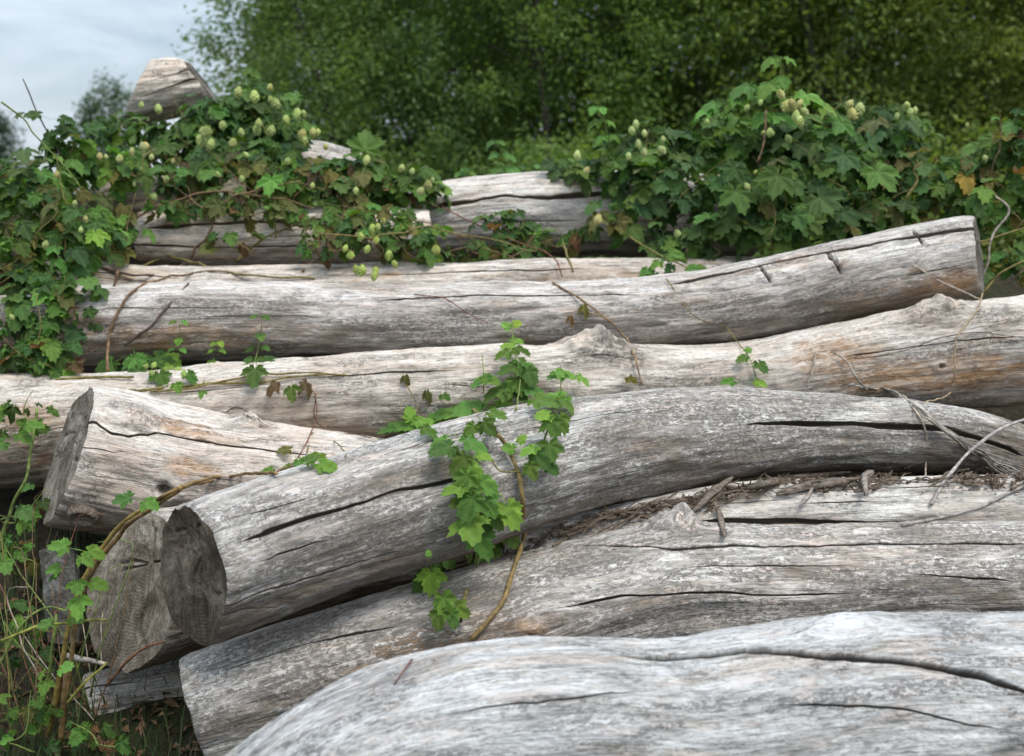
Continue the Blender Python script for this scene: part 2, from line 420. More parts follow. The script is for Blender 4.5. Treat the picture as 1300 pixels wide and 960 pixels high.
# ---------------------------------------------------------------- logs
BV, BF, BOWN = [], [], []       # coarse shells for resting stems and leaves on the wood
def make_log(label, ctrl, cracks=(), knots=(), notches=(), seed=1, tint=(1, 1, 1), bleach=0.5, ds=0.011,
             cut_l=None, cut_r=None, dens=1.0, ref=(0, 0, 1), lump=1.0, name='log', grain=1.0, capcol=(1, 1, 1), wood='wood', stubs=(), stains=(), grp='weathered logs of the pile'):
    """ctrl rows: (u, v, depth, radius in photograph pixels) along the axis. cut_l / cut_r: (tilt along tangent per metre towards camera, up)"""
    ref = np.asarray(ref, float)
    W = np.array([[*P(u, v, Y), r * mpp(Y)] for u, v, Y, r in ctrl])
    _, L = spline(W, 10)
    # coarse shell first
    ns, nth = 120, 72
    Q, _ = spline(W, np.linspace(0, L, ns)); C = Q[:, :3]; rad = Q[:, 3]
    T, U, Vv = frames(C, ref)
    th = np.linspace(-np.pi, np.pi, nth, endpoint=False)
    nrm = np.cos(th)[None, :, None] * U[:, None] + np.sin(th)[None, :, None] * Vv[:, None]
    SH = C[:, None] + rad[:, None, None] * nrm
    fac = ((CAMP - SH) * nrm).sum(-1) > 0
    pu, pv = proj(SH)
    def at_pix(u, v):
        d = (pu - u) ** 2 + (pv - v) ** 2 + np.where(fac, 0, 1e9)
        k = np.unravel_index(np.argmin(d), d.shape)
        return k[0] / (ns - 1) * L, th[k[1]]
    off = sum(len(x) for x in BV)
    SHs = SH[::4, ::3]; a_, b_ = SHs.shape[:2]
    BV.append(SHs.reshape(-1, 3))
    for i in range(a_ - 1):
        for j in range(b_):
            BF.append((off + i * b_ + j, off + i * b_ + (j + 1) % b_, off + (i + 1) * b_ + (j + 1) % b_, off + (i + 1) * b_ + j))
    # rings
    s = np.arange(0, L, ds); s = np.r_[s, L]
    nt_ = []
    for (u, v, w, dpt, th_half) in notches:
        s0, t0 = at_pix(u, v); nt_.append((s0, t0, w, dpt, th_half))
        s = np.r_[s, s0 + np.array([-1.3, -1, -.5, 0, .5, 1, 1.3]) * w]
    s = np.unique(np.clip(s, 0, L)); n = len(s)
    Q, _ = spline(W, s); C = Q[:, :3]; rad = Q[:, 3]
    # soften curvature noise of the axis
    T, U, Vv = frames(C, ref)
    # cracks -> centre angle, half width (angle), depth for every ring
    K = []
    for (pts, wpx, dep) in cracks:
        st = np.array([at_pix(u, v) for u, v in pts]); o = np.argsort(st[:, 0]); st = st[o]
        c = np.interp(s, st[:, 0], np.unwrap(st[:, 1]))
        c = c + 0.018 * noise(s * 9, seed, len(K) * 3.3, 21) + 0.009 * noise(s * 30, seed, len(K) * 3.3, 22)
        e = np.clip((s - st[0, 0]) / 0.10, 0, 1) * np.clip((st[-1, 0] - s) / 0.10, 0, 1)
        if st[0, 0] < 0.06: e = np.clip((st[-1, 0] - s) / 0.10, 0, 1)
        if st[-1, 0] > L - 0.06: e = np.clip((s - st[0, 0]) / 0.10, 0, 1)
        e = e * (0.78 + 0.35 * noise(s * 6, seed + 2, len(K) * 1.7, 23))
        w = wpx * mpp(np.mean([q[2] for q in ctrl])) * 0.5 * e / rad
        K.append([c, np.maximum(w, 0.0016), dep * np.clip(e, 0, 1)])
    gk = np.random.default_rng(seed + 900)
    for q in range(40):
        if len(K) >= len(cracks) + int(5 + L * 2.2): break
        th0 = gk.uniform(-0.5, 1.7); a0 = gk.uniform(-0.25, L - 0.2); ln = gk.uniform(0.25, 1.1); sl = gk.normal(0, 0.10)
        c = th0 + sl * np.clip(s - a0, -0.2, ln + 0.2) + 0.022 * noise(s * 7, seed, q * 3.3, 71) + 0.012 * noise(s * 25, seed, q * 3.3, 72)
        if any(np.min(np.abs(c - k_[0])) < 0.075 for k_ in K): continue
        e = np.clip((s - a0) / 0.15, 0, 1) * np.clip((a0 + ln - s) / 0.15, 0, 1) * (0.8 + 0.4 * noise(s * 8, seed + 2, q * 1.7, 73))
        wm = gk.uniform(0.0022, 0.0055)
        K.append([c, np.maximum(wm * 0.5 * e / rad, 0.0016), wm * 3.2 * np.clip(e, 0, 1)])
    K.sort(key=lambda k: np.mean(k[0]))
    for i in range(1, len(K)): K[i][0] = np.maximum(K[i][0], K[i - 1][0] + 0.05)
    if not K: K = [[np.zeros(n), np.full(n, 0.01), np.zeros(n)]]
    # angular samples warped to follow the cracks
    cols, ckd, ckm, offs = [], [], [], np.array([0, .4, .8, .96, 1.0, 1.5])
    prof = np.array([1.0, .97, .80, .20, 0.0, 0.0])
    def density(a): a = (a + np.pi) % (2 * np.pi) - np.pi; return 1.0 if -1.2 < a < 2.3 else 0.35
    m = len(K)
    for i in range(m):
        c0, w0, d0 = K[i]
        c1, w1, d1 = (K[i + 1] if i + 1 < m else [K[0][0] + 2 * np.pi, K[0][1], K[0][2]])
        for o_, p_ in zip(offs, prof): cols.append(c0 + o_ * w0); ckd.append(p_ * d0); ckm.append((p_ > .1) * np.clip(d0 / 0.006, 0, 1))
        lo, hi = c0 + 1.5 * w0, c1 - 1.5 * w1
        gm = np.mean(hi - lo); aa = np.mean(lo) + np.linspace(0, gm, 60)
        cnt = max(2, int(dens * np.mean(rad) / 0.0056 * gm * np.mean([density(x) for x in aa])))
        # spread by density
        dd = np.array([density(x) for x in aa]); cd = np.r_[0, np.cumsum((dd[1:] + dd[:-1]) / 2)]; cd /= cd[-1]
        tt = np.interp(np.linspace(0, 1, cnt + 2)[1:-1], cd, np.linspace(0, 1, 60))
        for t in tt: cols.append(lo + (hi - lo) * t); ckd.append(np.zeros(n)); ckm.append(np.zeros(n))
        for o_, p_ in zip(offs[:0:-1], prof[:0:-1]): cols.append(c1 - o_ * w1); ckd.append(p_ * d1); ckm.append((p_ > .1) * np.clip(d1 / 0.006, 0, 1))
    TH = np.stack(cols, 1); CD = np.stack(ckd, 1); nth = TH.shape[1]
    cs, sn = np.cos(TH), np.sin(TH); S = np.repeat(s[:, None], nth, 1); Rr = np.repeat(rad[:, None], nth, 1)
    so = seed * 13.7
    # shape: out-of-round, long lumps, flutes, grain ridges
    rr = Rr * (1 + lump * 0.045 * fbm(S * 1.6 + so, cs * 1.1, sn * 1.1, seed, 2) + lump * 0.022 * fbm(S * 5 + so, cs * 2.2, sn * 2.2, seed + 3, 2))
    y_, z_ = Rr * cs, Rr * sn
    rr = rr - lump * 0.016 * np.clip(fbm(S * 3.1 + so, cs * 1.9, sn * 1.9, seed + 81, 2) - 0.25, 0, 1)
    rim = np.minimum(S, L - S)
    rr = rr - np.exp(-rim / 0.012) * 0.007 - np.exp(-rim / 0.03) * 0.007 * np.clip(fbm(cs * 5, sn * 5, so + S * 8, seed + 83, 3), 0, 1)
    rr = rr + grain * 0.0042 * fbm(S * 2.5 + so, y_ * 26, z_ * 26, seed + 5, 2) + grain * 0.0022 * fbm(S * 6 + so, y_ * 90, z_ * 90, seed + 7, 2)
    rr = rr + 0.0018 * noise(S * 45 + so, y_ * 60, z_ * 60, seed + 9)
    thw = TH.copy(); crk = np.stack(ckm, 1)
    for kn in knots:
        u, v, h, a, hole = kn[:5]; el = kn[5] if len(kn) > 5 else 1.5
        s0, t0 = at_pix(u, v)
        dth = (TH - t0 + np.pi) % (2 * np.pi) - np.pi
        a0 = (S - s0) / (a * el); b0 = dth * Rr / a; d2 = a0 ** 2 + b0 ** 2
        wv = 1 + 0.5 * fbm(a0 * 2 + so, b0 * 2, 0.5, seed + 31, 3)
        rr = rr + h * np.exp(-(d2 * 0.9) ** 1.35) * np.clip(wv, 0.55, 1.5) + 0.26 * h * fbm(a0 * 2.2 + b0 * 1.5, b0 * 5 - a0 * 2 + so, 0.3, seed + 37, 3) * np.exp(-d2 * 0.5)
        if hole > 0:
            hm = np.exp(-(d2 / 0.16) ** 2); rr = rr - hole * hm; crk = np.maximum(crk, hm * 0.8)
        thw = thw - dth * 0.62 * np.exp(-d2 * 0.8)
    for (s0, t0, w, dpt, thh) in nt_:
        dth = (TH - t0 + np.pi) % (2 * np.pi) - np.pi
        lean = s0 + dth * Rr * 0.25
        e = np.clip(1 - np.abs(S - lean) / w, 0, 1) * np.clip(1 - (dth / thh) ** 2, 0, 1)
        rr = rr - dpt * np.minimum(1, e * 2.2); crk = np.maximum(crk, (e > 0.2) * 0.9)
    rr = rr - CD
    stn = np.zeros_like(rr); mld = np.zeros_like(rr)
    for (u, v, ru, rv, kind) in stains:
        s0, t0 = at_pix(u, v); km = mpp(np.interp(u, [q[0] for q in ctrl], [q[2] for q in ctrl]))
        dth = (TH - t0 + np.pi) % (2 * np.pi) - np.pi
        d = np.hypot((S - s0) / (ru * km), dth * Rr / (rv * km)) + 0.55 * fbm(S * 9 + so, y_ * 22, z_ * 22, seed + 61, 3)
        e = np.clip((1.15 - d) / 0.5, 0, 1)
        if kind == 'warm': stn = np.maximum(stn, e)
        else: mld = np.maximum(mld, e)
    Pt = C[:, None] + rr[..., None] * (cs[..., None] * U[:, None] + sn[..., None] * Vv[:, None])
    for end, cut in ((0, cut_l), (-1, cut_r)):
        tcam, tup = cut if cut else (0.0, 0.0)
        bl = np.exp(-(S if end == 0 else L - S) / 0.16)
        sh = (tcam * rr * sn + tup * rr * cs) + 0.006 * fbm(cs * 2.5, sn * 2.5, so + end, seed + 41, 3)
        Pt = Pt + (bl * sh)[..., None] * T[:, None]
    base = Pt[0].mean(0); base[2] = Pt[..., 2].min()
    root = thing(name, label, 'log', base, grp)
    LC = np.stack([S + so, Rr * np.cos(thw), Rr * np.sin(thw)], -1)
    i, j = np.meshgrid(np.arange(n - 1), np.arange(nth), indexing='ij')
    a = (i * nth + j).ravel(); b = (i * nth + (j + 1) % nth).ravel()
    F = np.stack([a, b, b + nth, a + nth], 1)
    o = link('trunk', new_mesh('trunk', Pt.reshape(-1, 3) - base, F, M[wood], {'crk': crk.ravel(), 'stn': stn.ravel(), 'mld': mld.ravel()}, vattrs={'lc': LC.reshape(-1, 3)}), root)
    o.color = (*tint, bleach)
    # sawn ends
    for end in (0, -1):
        Rg = Pt[end]; c = Rg.mean(0); k = np.linspace(1, 0.0, 26)
        D = Rg[None] * k[:, None, None] + c * (1 - k)[:, None, None]
        Rn = rr[end][None] * k[:, None]; ct, st_ = cs[end][None], sn[end][None]
        x, y = Rn * ct, Rn * st_
        dent = 0.006 * fbm(x * 11 + so, y * 11, 0.7, seed + 51, 4) + 0.004 * noise(x * 12 + y * 70, x * 14, so, seed + 52)
        ck = np.zeros_like(x); ang = TH[end][None] + 0 * x
        for q in range(7):
            a0 = rng.uniform(0, 2 * np.pi); ln = rng.uniform(0.3, 1.0)
            dd = (ang - a0 + 0.35 * noise(k[:, None] * 3.5, q * 5.1, so, seed) + np.pi) % (2 * np.pi) - np.pi
            ck = np.maximum(ck, np.exp(-(dd * Rn / (0.0022 + 0.0035 * k[:, None])) ** 2) * (k[:, None] < ln) * (k[:, None] > 0.05))
        sgn = 1 if end == 0 else -1
        D = D + ((dent + 0.016 * ck) * np.clip((1 - k) * 12, 0, 1)[:, None])[..., None] * T[end] * sgn
        lc = np.stack([0 * x + so, x + 0 * y, y], -1)
        ii, jj = np.meshgrid(np.arange(len(k) - 1), np.arange(nth), indexing='ij')
        a = (ii * nth + jj).ravel(); b = (ii * nth + (jj + 1) % nth).ravel()
        F = np.stack([a, b, b + nth, a + nth], 1)
        if end == 0: F = F[:, ::-1]
        F = F[:, ::-1]
        q = link('cut_end', new_mesh('cut_end', D.reshape(-1, 3) - base, F, M['cut'], {'crk': ck.ravel()}, vattrs={'lc': lc.reshape(-1, 3)}), root)
        q.color = (*capcol, 1)
    # sawn-off branch stubs
    for (u, v, rp, ln) in stubs:
        s0, t0 = at_pix(u, v); q, _ = spline(W, np.array([0, s0, L])); ci = np.argmin(np.abs(s - s0))
        nv = np.cos(t0) * U[ci] + np.sin(t0) * Vv[ci]; c0 = C[ci] + nv * rad[ci] * 0.94
        A = T[ci]; B2 = np.cross(nv, A); r0 = rp * mpp(ctrl[0][2]); tt = np.linspace(0, 2 * np.pi, 28, endpoint=False)
        prof2 = [(1.5, 0), (1.25, .35), (1.08, .8), (1.0, 1.0), (0.9, 1.03), (0.8, .92), (0.45, .78), (0.0, .72)]
        Vs = []
        for (rk, hk) in prof2:
            wb = 1 + 0.07 * noise(np.cos(tt) * 2, np.sin(tt) * 2, rk * 3, seed)
            Vs.append(c0 + (rk * r0 * wb)[:, None] * (np.cos(tt)[:, None] * A * 1.25 + np.sin(tt)[:, None] * B2) + nv * hk * ln)
        Vs = np.array(Vs).reshape(-1, 3); Fq = []
        for i2 in range(len(prof2) - 1):
            for j2 in range(28):
                Fq.append((i2 * 28 + j2, i2 * 28 + (j2 + 1) % 28, (i2 + 1) * 28 + (j2 + 1) % 28, (i2 + 1) * 28 + j2))
        lcs = np.stack([0 * Vs[:, 0] + so, (Vs - c0) @ A, (Vs - c0) @ B2], 1)
        kq = link('branch_stub', new_mesh('branch_stub', Vs - base, Fq, M['cut'], {'crk': np.zeros(len(Vs))}, vattrs={'lc': lcs}), root)
        kq.color = (1.7, 1.6, 1.5, 1)
    return root

make_log('nearest pale silvered log along the bottom edge with one long open crack',
         [(290, 1100, 2.06, 118), (410, 1018, 2.12, 132), (520, 972, 2.17, 142), (700, 947, 2.2, 147), (850, 948, 2.23, 145), (960, 938, 2.26, 144), (1080, 925, 2.3, 149), (1200, 924, 2.33, 148), (1300, 922, 2.36, 148), (1430, 918, 2.4, 150)],
         cracks=[([(770, 810), (830, 815), (900, 822), (950, 829), (1010, 832), (1055, 832), (1110, 843), (1190, 853), (1250, 866), (1320, 880)], 17, 0.11),
                 ([(560, 900), (700, 885), (830, 880)], 2.5, 0.012), ([(980, 890), (1150, 905), (1290, 930)], 3, 0.015),
                 ([(620, 835), (740, 826)], 1.6, 0.006)],
         knots=[(1075, 800, 0.012, 0.07, 0)], seed=1, tint=(0.83, 0.85, 0.87), bleach=0.82, ds=0.009)
make_log('cracked grey log lying under the curved log, with a raised broken ridge',
         [(250, 908, 2.72, 80), (400, 862, 2.75, 84), (600, 808, 2.8, 88), (760, 770, 2.85, 90), (860, 750, 2.88, 86), (1000, 748, 2.92, 82), (1150, 742, 2.96, 82), (1300, 738, 3.0, 82), (1430, 735, 3.05, 82)],
         cracks=[([(690, 703), (850, 697), (1000, 695), (1150, 690), (1270, 692), (1310, 687)], 7, 0.045), ([(860, 724), (960, 722), (1080, 719)], 2.6, 0.02),
                 ([(700, 752), (840, 754), (960, 754), (1090, 750)], 3.6, 0.025), ([(1150, 731), (1220, 733), (1290, 736)], 3, 0.02),
                 ([(262, 857), (330, 838), (400, 818), (520, 797)], 3.4, 0.02)],
         knots=[(855, 672, 0.05, 0.045, 0, 1.3), (700, 790, 0.012, 0.06, 0)], stains=[(420, 855, 170, 40, 'mold'), (560, 830, 120, 30, 'warm'), (900, 780, 200, 20, 'mold')], wood='mottled', seed=2, tint=(0.99, 0.965, 0.935), bleach=0.6, ds=0.009, cut_l=(0.25, 0.0), capcol=(1.2, 1.05, 0.9))
make_log('slim pale log with a straight split, half buried under loose bark on the right',
         [(640, 696, 3.02, 38), (800, 674, 3.06, 42), (950, 657, 3.1, 47), (1150, 650, 3.16, 46), (1300, 645, 3.2, 44), (1420, 642, 3.22, 42)],
         cracks=[([(880, 664), (960, 663), (1080, 664), (1190, 665)], 8, 0.035), ([(1000, 640), (1120, 636)], 2, 0.01)], wood='cream', seed=3, tint=(1.04, 1.02, 0.98), bleach=0.78, ds=0.01)
make_log('big curved grey log arching across the front, sawn end facing left',
         [(243, 730, 2.6, 96), (320, 702, 2.66, 93), (400, 674, 2.72, 90), (550, 628, 2.86, 85), (700, 583, 3.02, 76), (800, 565, 3.15, 71), (880, 555, 3.25, 66), (1000, 548, 3.4, 55), (1100, 550, 3.52, 49), (1200, 557, 3.65, 45), (1300, 580, 3.8, 40), (1390, 605, 3.9, 37)],
         cracks=[([(283, 695), (350, 673), (420, 650), (500, 628), (560, 611), (620, 600)], 5.5, 0.03), ([(275, 664), (340, 648), (420, 628)], 2.2, 0.012),
                 ([(290, 762), (360, 748), (440, 722), (540, 692)], 3.2, 0.02), ([(300, 720), (380, 694), (440, 680)], 2, 0.01),
                 ([(940, 523), (1000, 527), (1060, 533), (1120, 543), (1200, 546), (1250, 560), (1300, 580)], 10, 0.05),
                 ([(650, 548), (740, 528), (820, 519)], 1.8, 0.008), ([(760, 610), (860, 590)], 1.8, 0.008), ([(300, 785), (400, 762)], 2.4, 0.012)],
         stains=[(880, 600, 220, 22, 'mold'), (420, 690, 120, 20, 'mold'), (980, 545, 200, 26, 'mold'), (560, 660, 160, 26, 'mold'), (760, 560, 60, 20, 'mold')], wood='mottled', seed=4, tint=(0.95, 0.935, 0.915), bleach=0.55, ds=0.009, cut_l=(0.42, 0.22), capcol=(1.05, 0.93, 0.80))
make_log('stump-like log end with a pale sawn face, directly left of the curved log',
         [(168, 750, 3.12, 102), (300, 718, 3.3, 90), (480, 684, 3.5, 80), (650, 652, 3.72, 72)], lump=0.5,
         seed=5, tint=(0.85, 0.8, 0.75), bleach=0.4, cut_l=(0.36, 0.38), capcol=(1.6, 1.5, 1.36))
make_log('thick knotty log on the left with lichen and an edge-on sawn end',
         [(84, 577, 3.5, 94), (130, 584, 3.53, 94), (200, 599, 3.58, 91), (300, 613, 3.65, 85), (420, 623, 3.75, 77), (560, 636, 3.9, 70)],
         cracks=[([(100, 533), (122, 546), (150, 551), (200, 548), (280, 564), (340, 572), (400, 579)], 3.6, 0.025), ([(95, 569), (130, 573), (160, 570)], 2.4, 0.015),
                 ([(230, 600), (320, 610)], 1.8, 0.008)],
         knots=[(150, 528, 0.022, 0.06, 0, 1.6), (318, 537, 0.026, 0.035, 0.012, 1.4), (206, 622, 0.02, 0.05, 0.05, 1.3), (255, 560, 0.008, 0.05, 0)],
         stains=[(250, 545, 60, 14, 'warm'), (235, 590, 30, 12, 'warm'), (320, 535, 26, 16, 'mold'), (160, 520, 40, 14, 'mold')], wood='cream', seed=6, tint=(1.10, 1.03, 0.965), bleach=0.72, ds=0.009, cut_l=(0.26, 0.17), stubs=[(107, 652, 13, 0.035)], capcol=(1.6, 1.54, 1.45))
make_log('long pale log with a broken branch knob in the middle and orange stain at right',
         [(-70, 549, 3.95, 72), (60, 546, 3.96, 70), (180, 531, 3.98, 62), (330, 516, 4.0, 60), (470, 507, 4.02, 61), (600, 501, 4.05, 60), (740, 494, 4.1, 60), (850, 497, 4.12, 58), (950, 489, 4.15, 59), (1060, 473, 4.15, 63), (1150, 460, 4.12, 67), (1220, 451, 4.1, 69), (1300, 444, 4.05, 70), (1410, 436, 4.0, 70)],
         cracks=[([(400, 478), (480, 476), (580, 471)], 2.4, 0.015), ([(1060, 458), (1130, 447), (1200, 432), (1310, 425)], 2.2, 0.012), ([(560, 485), (640, 490)], 1.6, 0.008),
                 ([(200, 500), (330, 490)], 1.6, 0.006)],
         knots=[(752, 442, 0.062, 0.06, 0, 1.9), (1188, 398, 0.045, 0.075, 0, 1.5), (1195, 465, 0.012, 0.025, 0.02, 1.1), (272, 460, 0.02, 0.04, 0, 1.2)],
         stains=[(1045, 452, 66, 30, 'warm'), (1130, 482, 110, 24, 'warm'), (1240, 470, 80, 34, 'warm'), (1190, 445, 40, 14, 'mold'), (780, 450, 40, 24, 'mold'), (560, 520, 120, 20, 'mold'), (30, 560, 60, 40, 'warm')], wood='cream', seed=8, tint=(1.08, 1.01, 0.93), bleach=0.66, ds=0.010)
make_log('longest smooth log, whitened on top, rising to a clean saw cut at right',
         [(-60, 428, 4.2, 52), (150, 412, 4.3, 51), (300, 406, 4.33, 50), (500, 407, 4.36, 46), (700, 402, 4.4, 45), (850, 394, 4.42, 46), (950, 381, 4.42, 49), (1050, 362, 4.4, 51), (1150, 341, 4.37, 51), (1243, 324, 4.34, 49)],
         cracks=[([(470, 378), (600, 375), (720, 374), (820, 373)], 2.6, 0.015), ([(840, 362), (900, 352), (980, 334), (1100, 309), (1180, 296), (1243, 287)], 6, 0.03),
                 ([(1090, 360), (1170, 347), (1243, 335)], 1.8, 0.008), ([(250, 400), (420, 402)], 1.5, 0.006)],
         notches=[(974, 346, 0.008, 0.03, 0.30), (1062, 334, 0.008, 0.035, 0.36), (1165, 302, 0.007, 0.025, 0.30)],
         knots=[(895, 424, 0.004, 0.03, 0.02, 1.2)],
         stains=[(560, 412, 130, 24, 'mold'), (1065, 368, 40, 14, 'mold'), (1000, 395, 130, 18, 'mold'), (1200, 352, 60, 14, 'warm'), (1000, 328, 36, 6, 'warm'), (220, 430, 100, 18, 'warm'), (60, 420, 90, 50, 'mold'), (40, 430, 90, 30, 'warm')], seed=9, tint=(1.04, 1.0, 0.965), bleach=0.7, ds=0.011, cut_r=(-0.42, 0.0))
make_log('tan log low in the gap behind the longest smooth log',
         [(60, 366, 4.75, 42), (250, 380, 4.75, 42), (500, 377, 4.78, 42), (700, 371, 4.8, 44), (960, 370, 4.85, 43)],
         cracks=[([(400, 350), (560, 345), (760, 342)], 2.2, 0.012), ([(90, 340), (230, 352)], 2, 0.01)], wood='tan', seed=10, tint=(1.12, 1.04, 0.96), bleach=0.65, ds=0.013, dens=0.8)
make_log('split log with its left end showing under the hop leaves, upper left',
         [(178, 302, 5.1, 34), (300, 304, 5.12, 37), (430, 301, 5.15, 37), (545, 303, 5.2, 36)],
         cracks=[([(182, 290), (240, 285), (300, 283), (440, 278)], 8, 0.05), ([(180, 312), (300, 314), (420, 310)], 3, 0.02)], wood='tan', seed=11, tint=(1.28, 1.19, 1.10), bleach=0.75, ds=0.013, dens=0.8, cut_l=(0.1, 0))
make_log('topmost pale log with a dark split, in front of the trees',
         [(500, 290, 5.5, 48), (600, 276, 5.5, 51), (700, 272, 5.5, 52), (800, 273, 5.5, 51), (960, 277, 5.5, 48)],
         cracks=[([(540, 270), (565, 262), (600, 254), (640, 251), (700, 250), (800, 246)], 8, 0.05), ([(600, 285), (740, 278)], 2.4, 0.012)], wood='cream', seed=12, tint=(1.15, 1.10, 1.05), bleach=0.85, ds=0.013, dens=0.8)
make_log('short pale log peeping out of the hops, right of the hop crown',
         [(320, 214, 5.9, 26), (390, 206, 5.9, 27), (455, 218, 5.95, 25)], wood='cream', seed=13, tint=(1.1, 1.06, 1.02), bleach=0.9, ds=0.014, dens=0.8)
make_log('short tilted log chunk on the summit against the sky',
         [(177, 118, 5.8, 37), (212, 112, 5.8, 36), (256, 104, 5.8, 30)], cracks=[([(175, 125), (240, 100)], 3, 0.015), ([(182, 105), (235, 90)], 2, 0.01)],
         knots=[(240, 88, 0.02, 0.03, 0.01)], wood='cream', lump=1.8, seed=14, tint=(1.2, 1.08, 0.96), bleach=0.9, ds=0.010, ref=(0.1, -0.2, 1), cut_l=(0.0, 0.85), cut_r=(0.1, -0.55))
make_log('small pale log almost hidden in leaves below the summit chunk',
         [(125, 256, 5.15, 23), (170, 248, 5.15, 24), (225, 246, 5.2, 22)], wood='cream', seed=15, tint=(1.05, 1.0, 0.96), bleach=0.75, ds=0.014, dens=0.8)
make_log('small cut log on the ground at the bottom left',
         [(112, 908, 3.22, 55), (200, 893, 3.28, 54), (330, 872, 3.36, 52)], cracks=[([(115, 870), (200, 862)], 3, 0.02)], seed=16, tint=(0.95, 0.9, 0.85), bleach=0.6, cut_l=(0.2, 0.0), capcol=(1.5, 1.5, 1.5))

BVH = BVHTree.FromPolygons([tuple(v) for v in np.vstack(BV)], BF)
def surf(u, v, lift=0.0, Y=None):
    """point on the wood seen at this place, lifted towards the viewer; free point at depth Y when given"""
    d = ray(u, v)
    if Y is not None: return P(u, v, Y)
    dn = Vector(d).normalized()
    h = BVH.ray_cast(Vector(CAMP), dn)
    if h[0] is None: return P(u, v, 4.0)
    return np.array(h[0]) - np.array(dn) * lift

# ---------------------------------------------------------------- trees beyond the pile
def crown_mesh(seed, H, Rw, z0, nclump, per, lsz):
    g = np.random.default_rng(seed)
    cl = []
    while len(cl) < nclump:
        z = g.uniform(0, 1); ang = g.uniform(0, 2 * np.pi)
        prof = (np.sin(np.pi * min(1, (z + 0.22) / 1.24) ** 0.85) ** 0.55) * (0.78 + 0.30 * noise(ang * 1.3, z * 4, seed + .5, seed))
        rad = Rw * prof * g.uniform(0.05, 1.0) ** 0.36
        cl.append((rad * np.cos(ang), rad * np.sin(ang), z0 + z * (H - z0), ang))
    V, F = [], []
    Vs = []
    for (x, y, z, ang) in cl:
        m = int(per * g.uniform(0.6, 1.4)); sz = g.uniform(0.26, 0.52)
        # several drooping sprays to a clump
        nsp = 7; sa = ang + g.normal(0, 1.0, nsp); sl = sz * g.uniform(0.6, 1.5, nsp); sd = g.uniform(-0.75, 0.55, nsp)
        k = g.integers(0, nsp, m); t = g.uniform(0, 1, m)
        c = np.stack([x + np.cos(sa[k]) * sl[k] * t, y + np.sin(sa[k]) * sl[k] * t, z + sl[k] * (sd[k] * t - 0.55 * t * t)], 1)
        c += g.normal(0, 0.13, (m, 3))
        a = g.normal(0, 1, (m, 3)) + np.array([np.cos(ang), np.sin(ang), -0.5]); a /= np.linalg.norm(a, axis=1)[:, None]
        nn = g.normal(0, 0.6, (m, 3)) + np.array([0, 0, 1.0]); b = np.cross(a, nn); b /= np.linalg.norm(b, axis=1)[:, None]
        s = (lsz * g.uniform(0.5, 1.2, m))[:, None]
        Vs.append(np.stack([c, c + a * s * .55 + b * s * .27, c + a * s * 1.1, c + a * s * .55 - b * s * .27], 1))
    V = np.concatenate(Vs).reshape(-1, 3)
    F = np.arange(len(V)).reshape(-1, 4)
    return new_mesh('crown', V, F, M['tree'], smooth=False), cl
def trunk_mesh(seed, H, cl, r0=0.075):
    g = np.random.default_rng(seed + 100)
    k = np.linspace(0, 1, 7)
    pts = np.stack([0.7 * np.sin(k * 4 + seed) * k, 0.6 * np.cos(k * 3 + seed) * k, k * H * 0.86 - 0.3], 1)
    parts = [tube(pts, r0, 0.025, 26, 8, 0.03, seed)]
    for i in g.choice(len(cl), min(46, len(cl)), replace=False):
        x, y, z, a = cl[i]; zb = max(0.3, z - math.hypot(x, y) * g.uniform(0.4, 0.9)); t = (zb + 0.3) / (H * 0.86)
        if t > 0.97: continue
        b0 = np.array([np.interp(t, k, pts[:, q]) for q in range(3)])
        e = np.array([x, y, z]); mid = (b0 + e) / 2 + g.normal(0, 0.12, 3) + np.array([0, 0, 0.12])
        parts.append(tube([b0, mid, e], 0.032 * (1.1 - t), 0.008, 9, 5, 0.02, i))
    V, F = join(parts)
    return new_mesh('trunk', V, F, M['bark'])
kinds = []
for kseed, H, Rw, z0, nc, per, ls in ((11, 9.5, 2.5, 0.2, 620, 85, 0.088), (12, 10.5, 2.8, 0.1, 680, 85, 0.085),
                                      (13, 8.2, 2.3, 0.1, 560, 85, 0.09), (14, 5.2, 1.5, 0.5, 120, 90, 0.11), (15, 2.6, 1.7, 0.0, 150, 120, 0.09), (16, 9.8, 3.0, 0.0, 760, 66, 0.16)):
    cm, cl = crown_mesh(kseed, H, Rw, z0, nc, per, ls)
    kinds.append((cm, trunk_mesh(kseed, H, cl)))
def tree(kind, x, y, sc_, rz, colr, label, group='trees behind the log pile', cat='tree', name='leafy_tree'):
    t = thing(name, label, cat, (x, y, 0), group); t.scale = (sc_[0], sc_[0], sc_[1]); t.rotation_euler.z = rz
    c = link('crown', kinds[kind][0], t); c.color = (*colr, 1)
    link('trunk', kinds[kind][1], t)
GB, GM, GY, GO = (0.142, 0.222, 0.092), (0.152, 0.240, 0.080), (0.172, 0.240, 0.076), (0.186, 0.232, 0.076)
tree(2, -2.7, 14.6, (0.92, 0.78), 0.4, GB, 'leftmost large tree, its blue-green crown sloping down to the open sky')
tree(0, -1.1, 15.2, (0.9, 0.9), 1.9, GB, 'blue-green tree behind the short pale log peeping from the hops')
tree(1, 0.7, 14.4, (0.85, 0.88), 3.1, GM, 'mid-green tree rising behind the topmost pale log')
tree(0, 2.5, 15.0, (0.95, 0.95), 4.4, GM, 'mid-green tree behind the left edge of the right-hand hop mound')
tree(2, 4.1, 14.0, (1.0, 1.05), 5.2, GY, 'yellowish-green tree behind the upright shoot of the right-hand mound')
tree(1, 5.9, 13.6, (0.9, 0.9), 0.9, GO, 'olive tree behind the right half of the right-hand mound')
tree(0, 7.7, 13.4, (1.0, 0.9), 2.7, GO, 'olive tree at the far right edge of the picture')
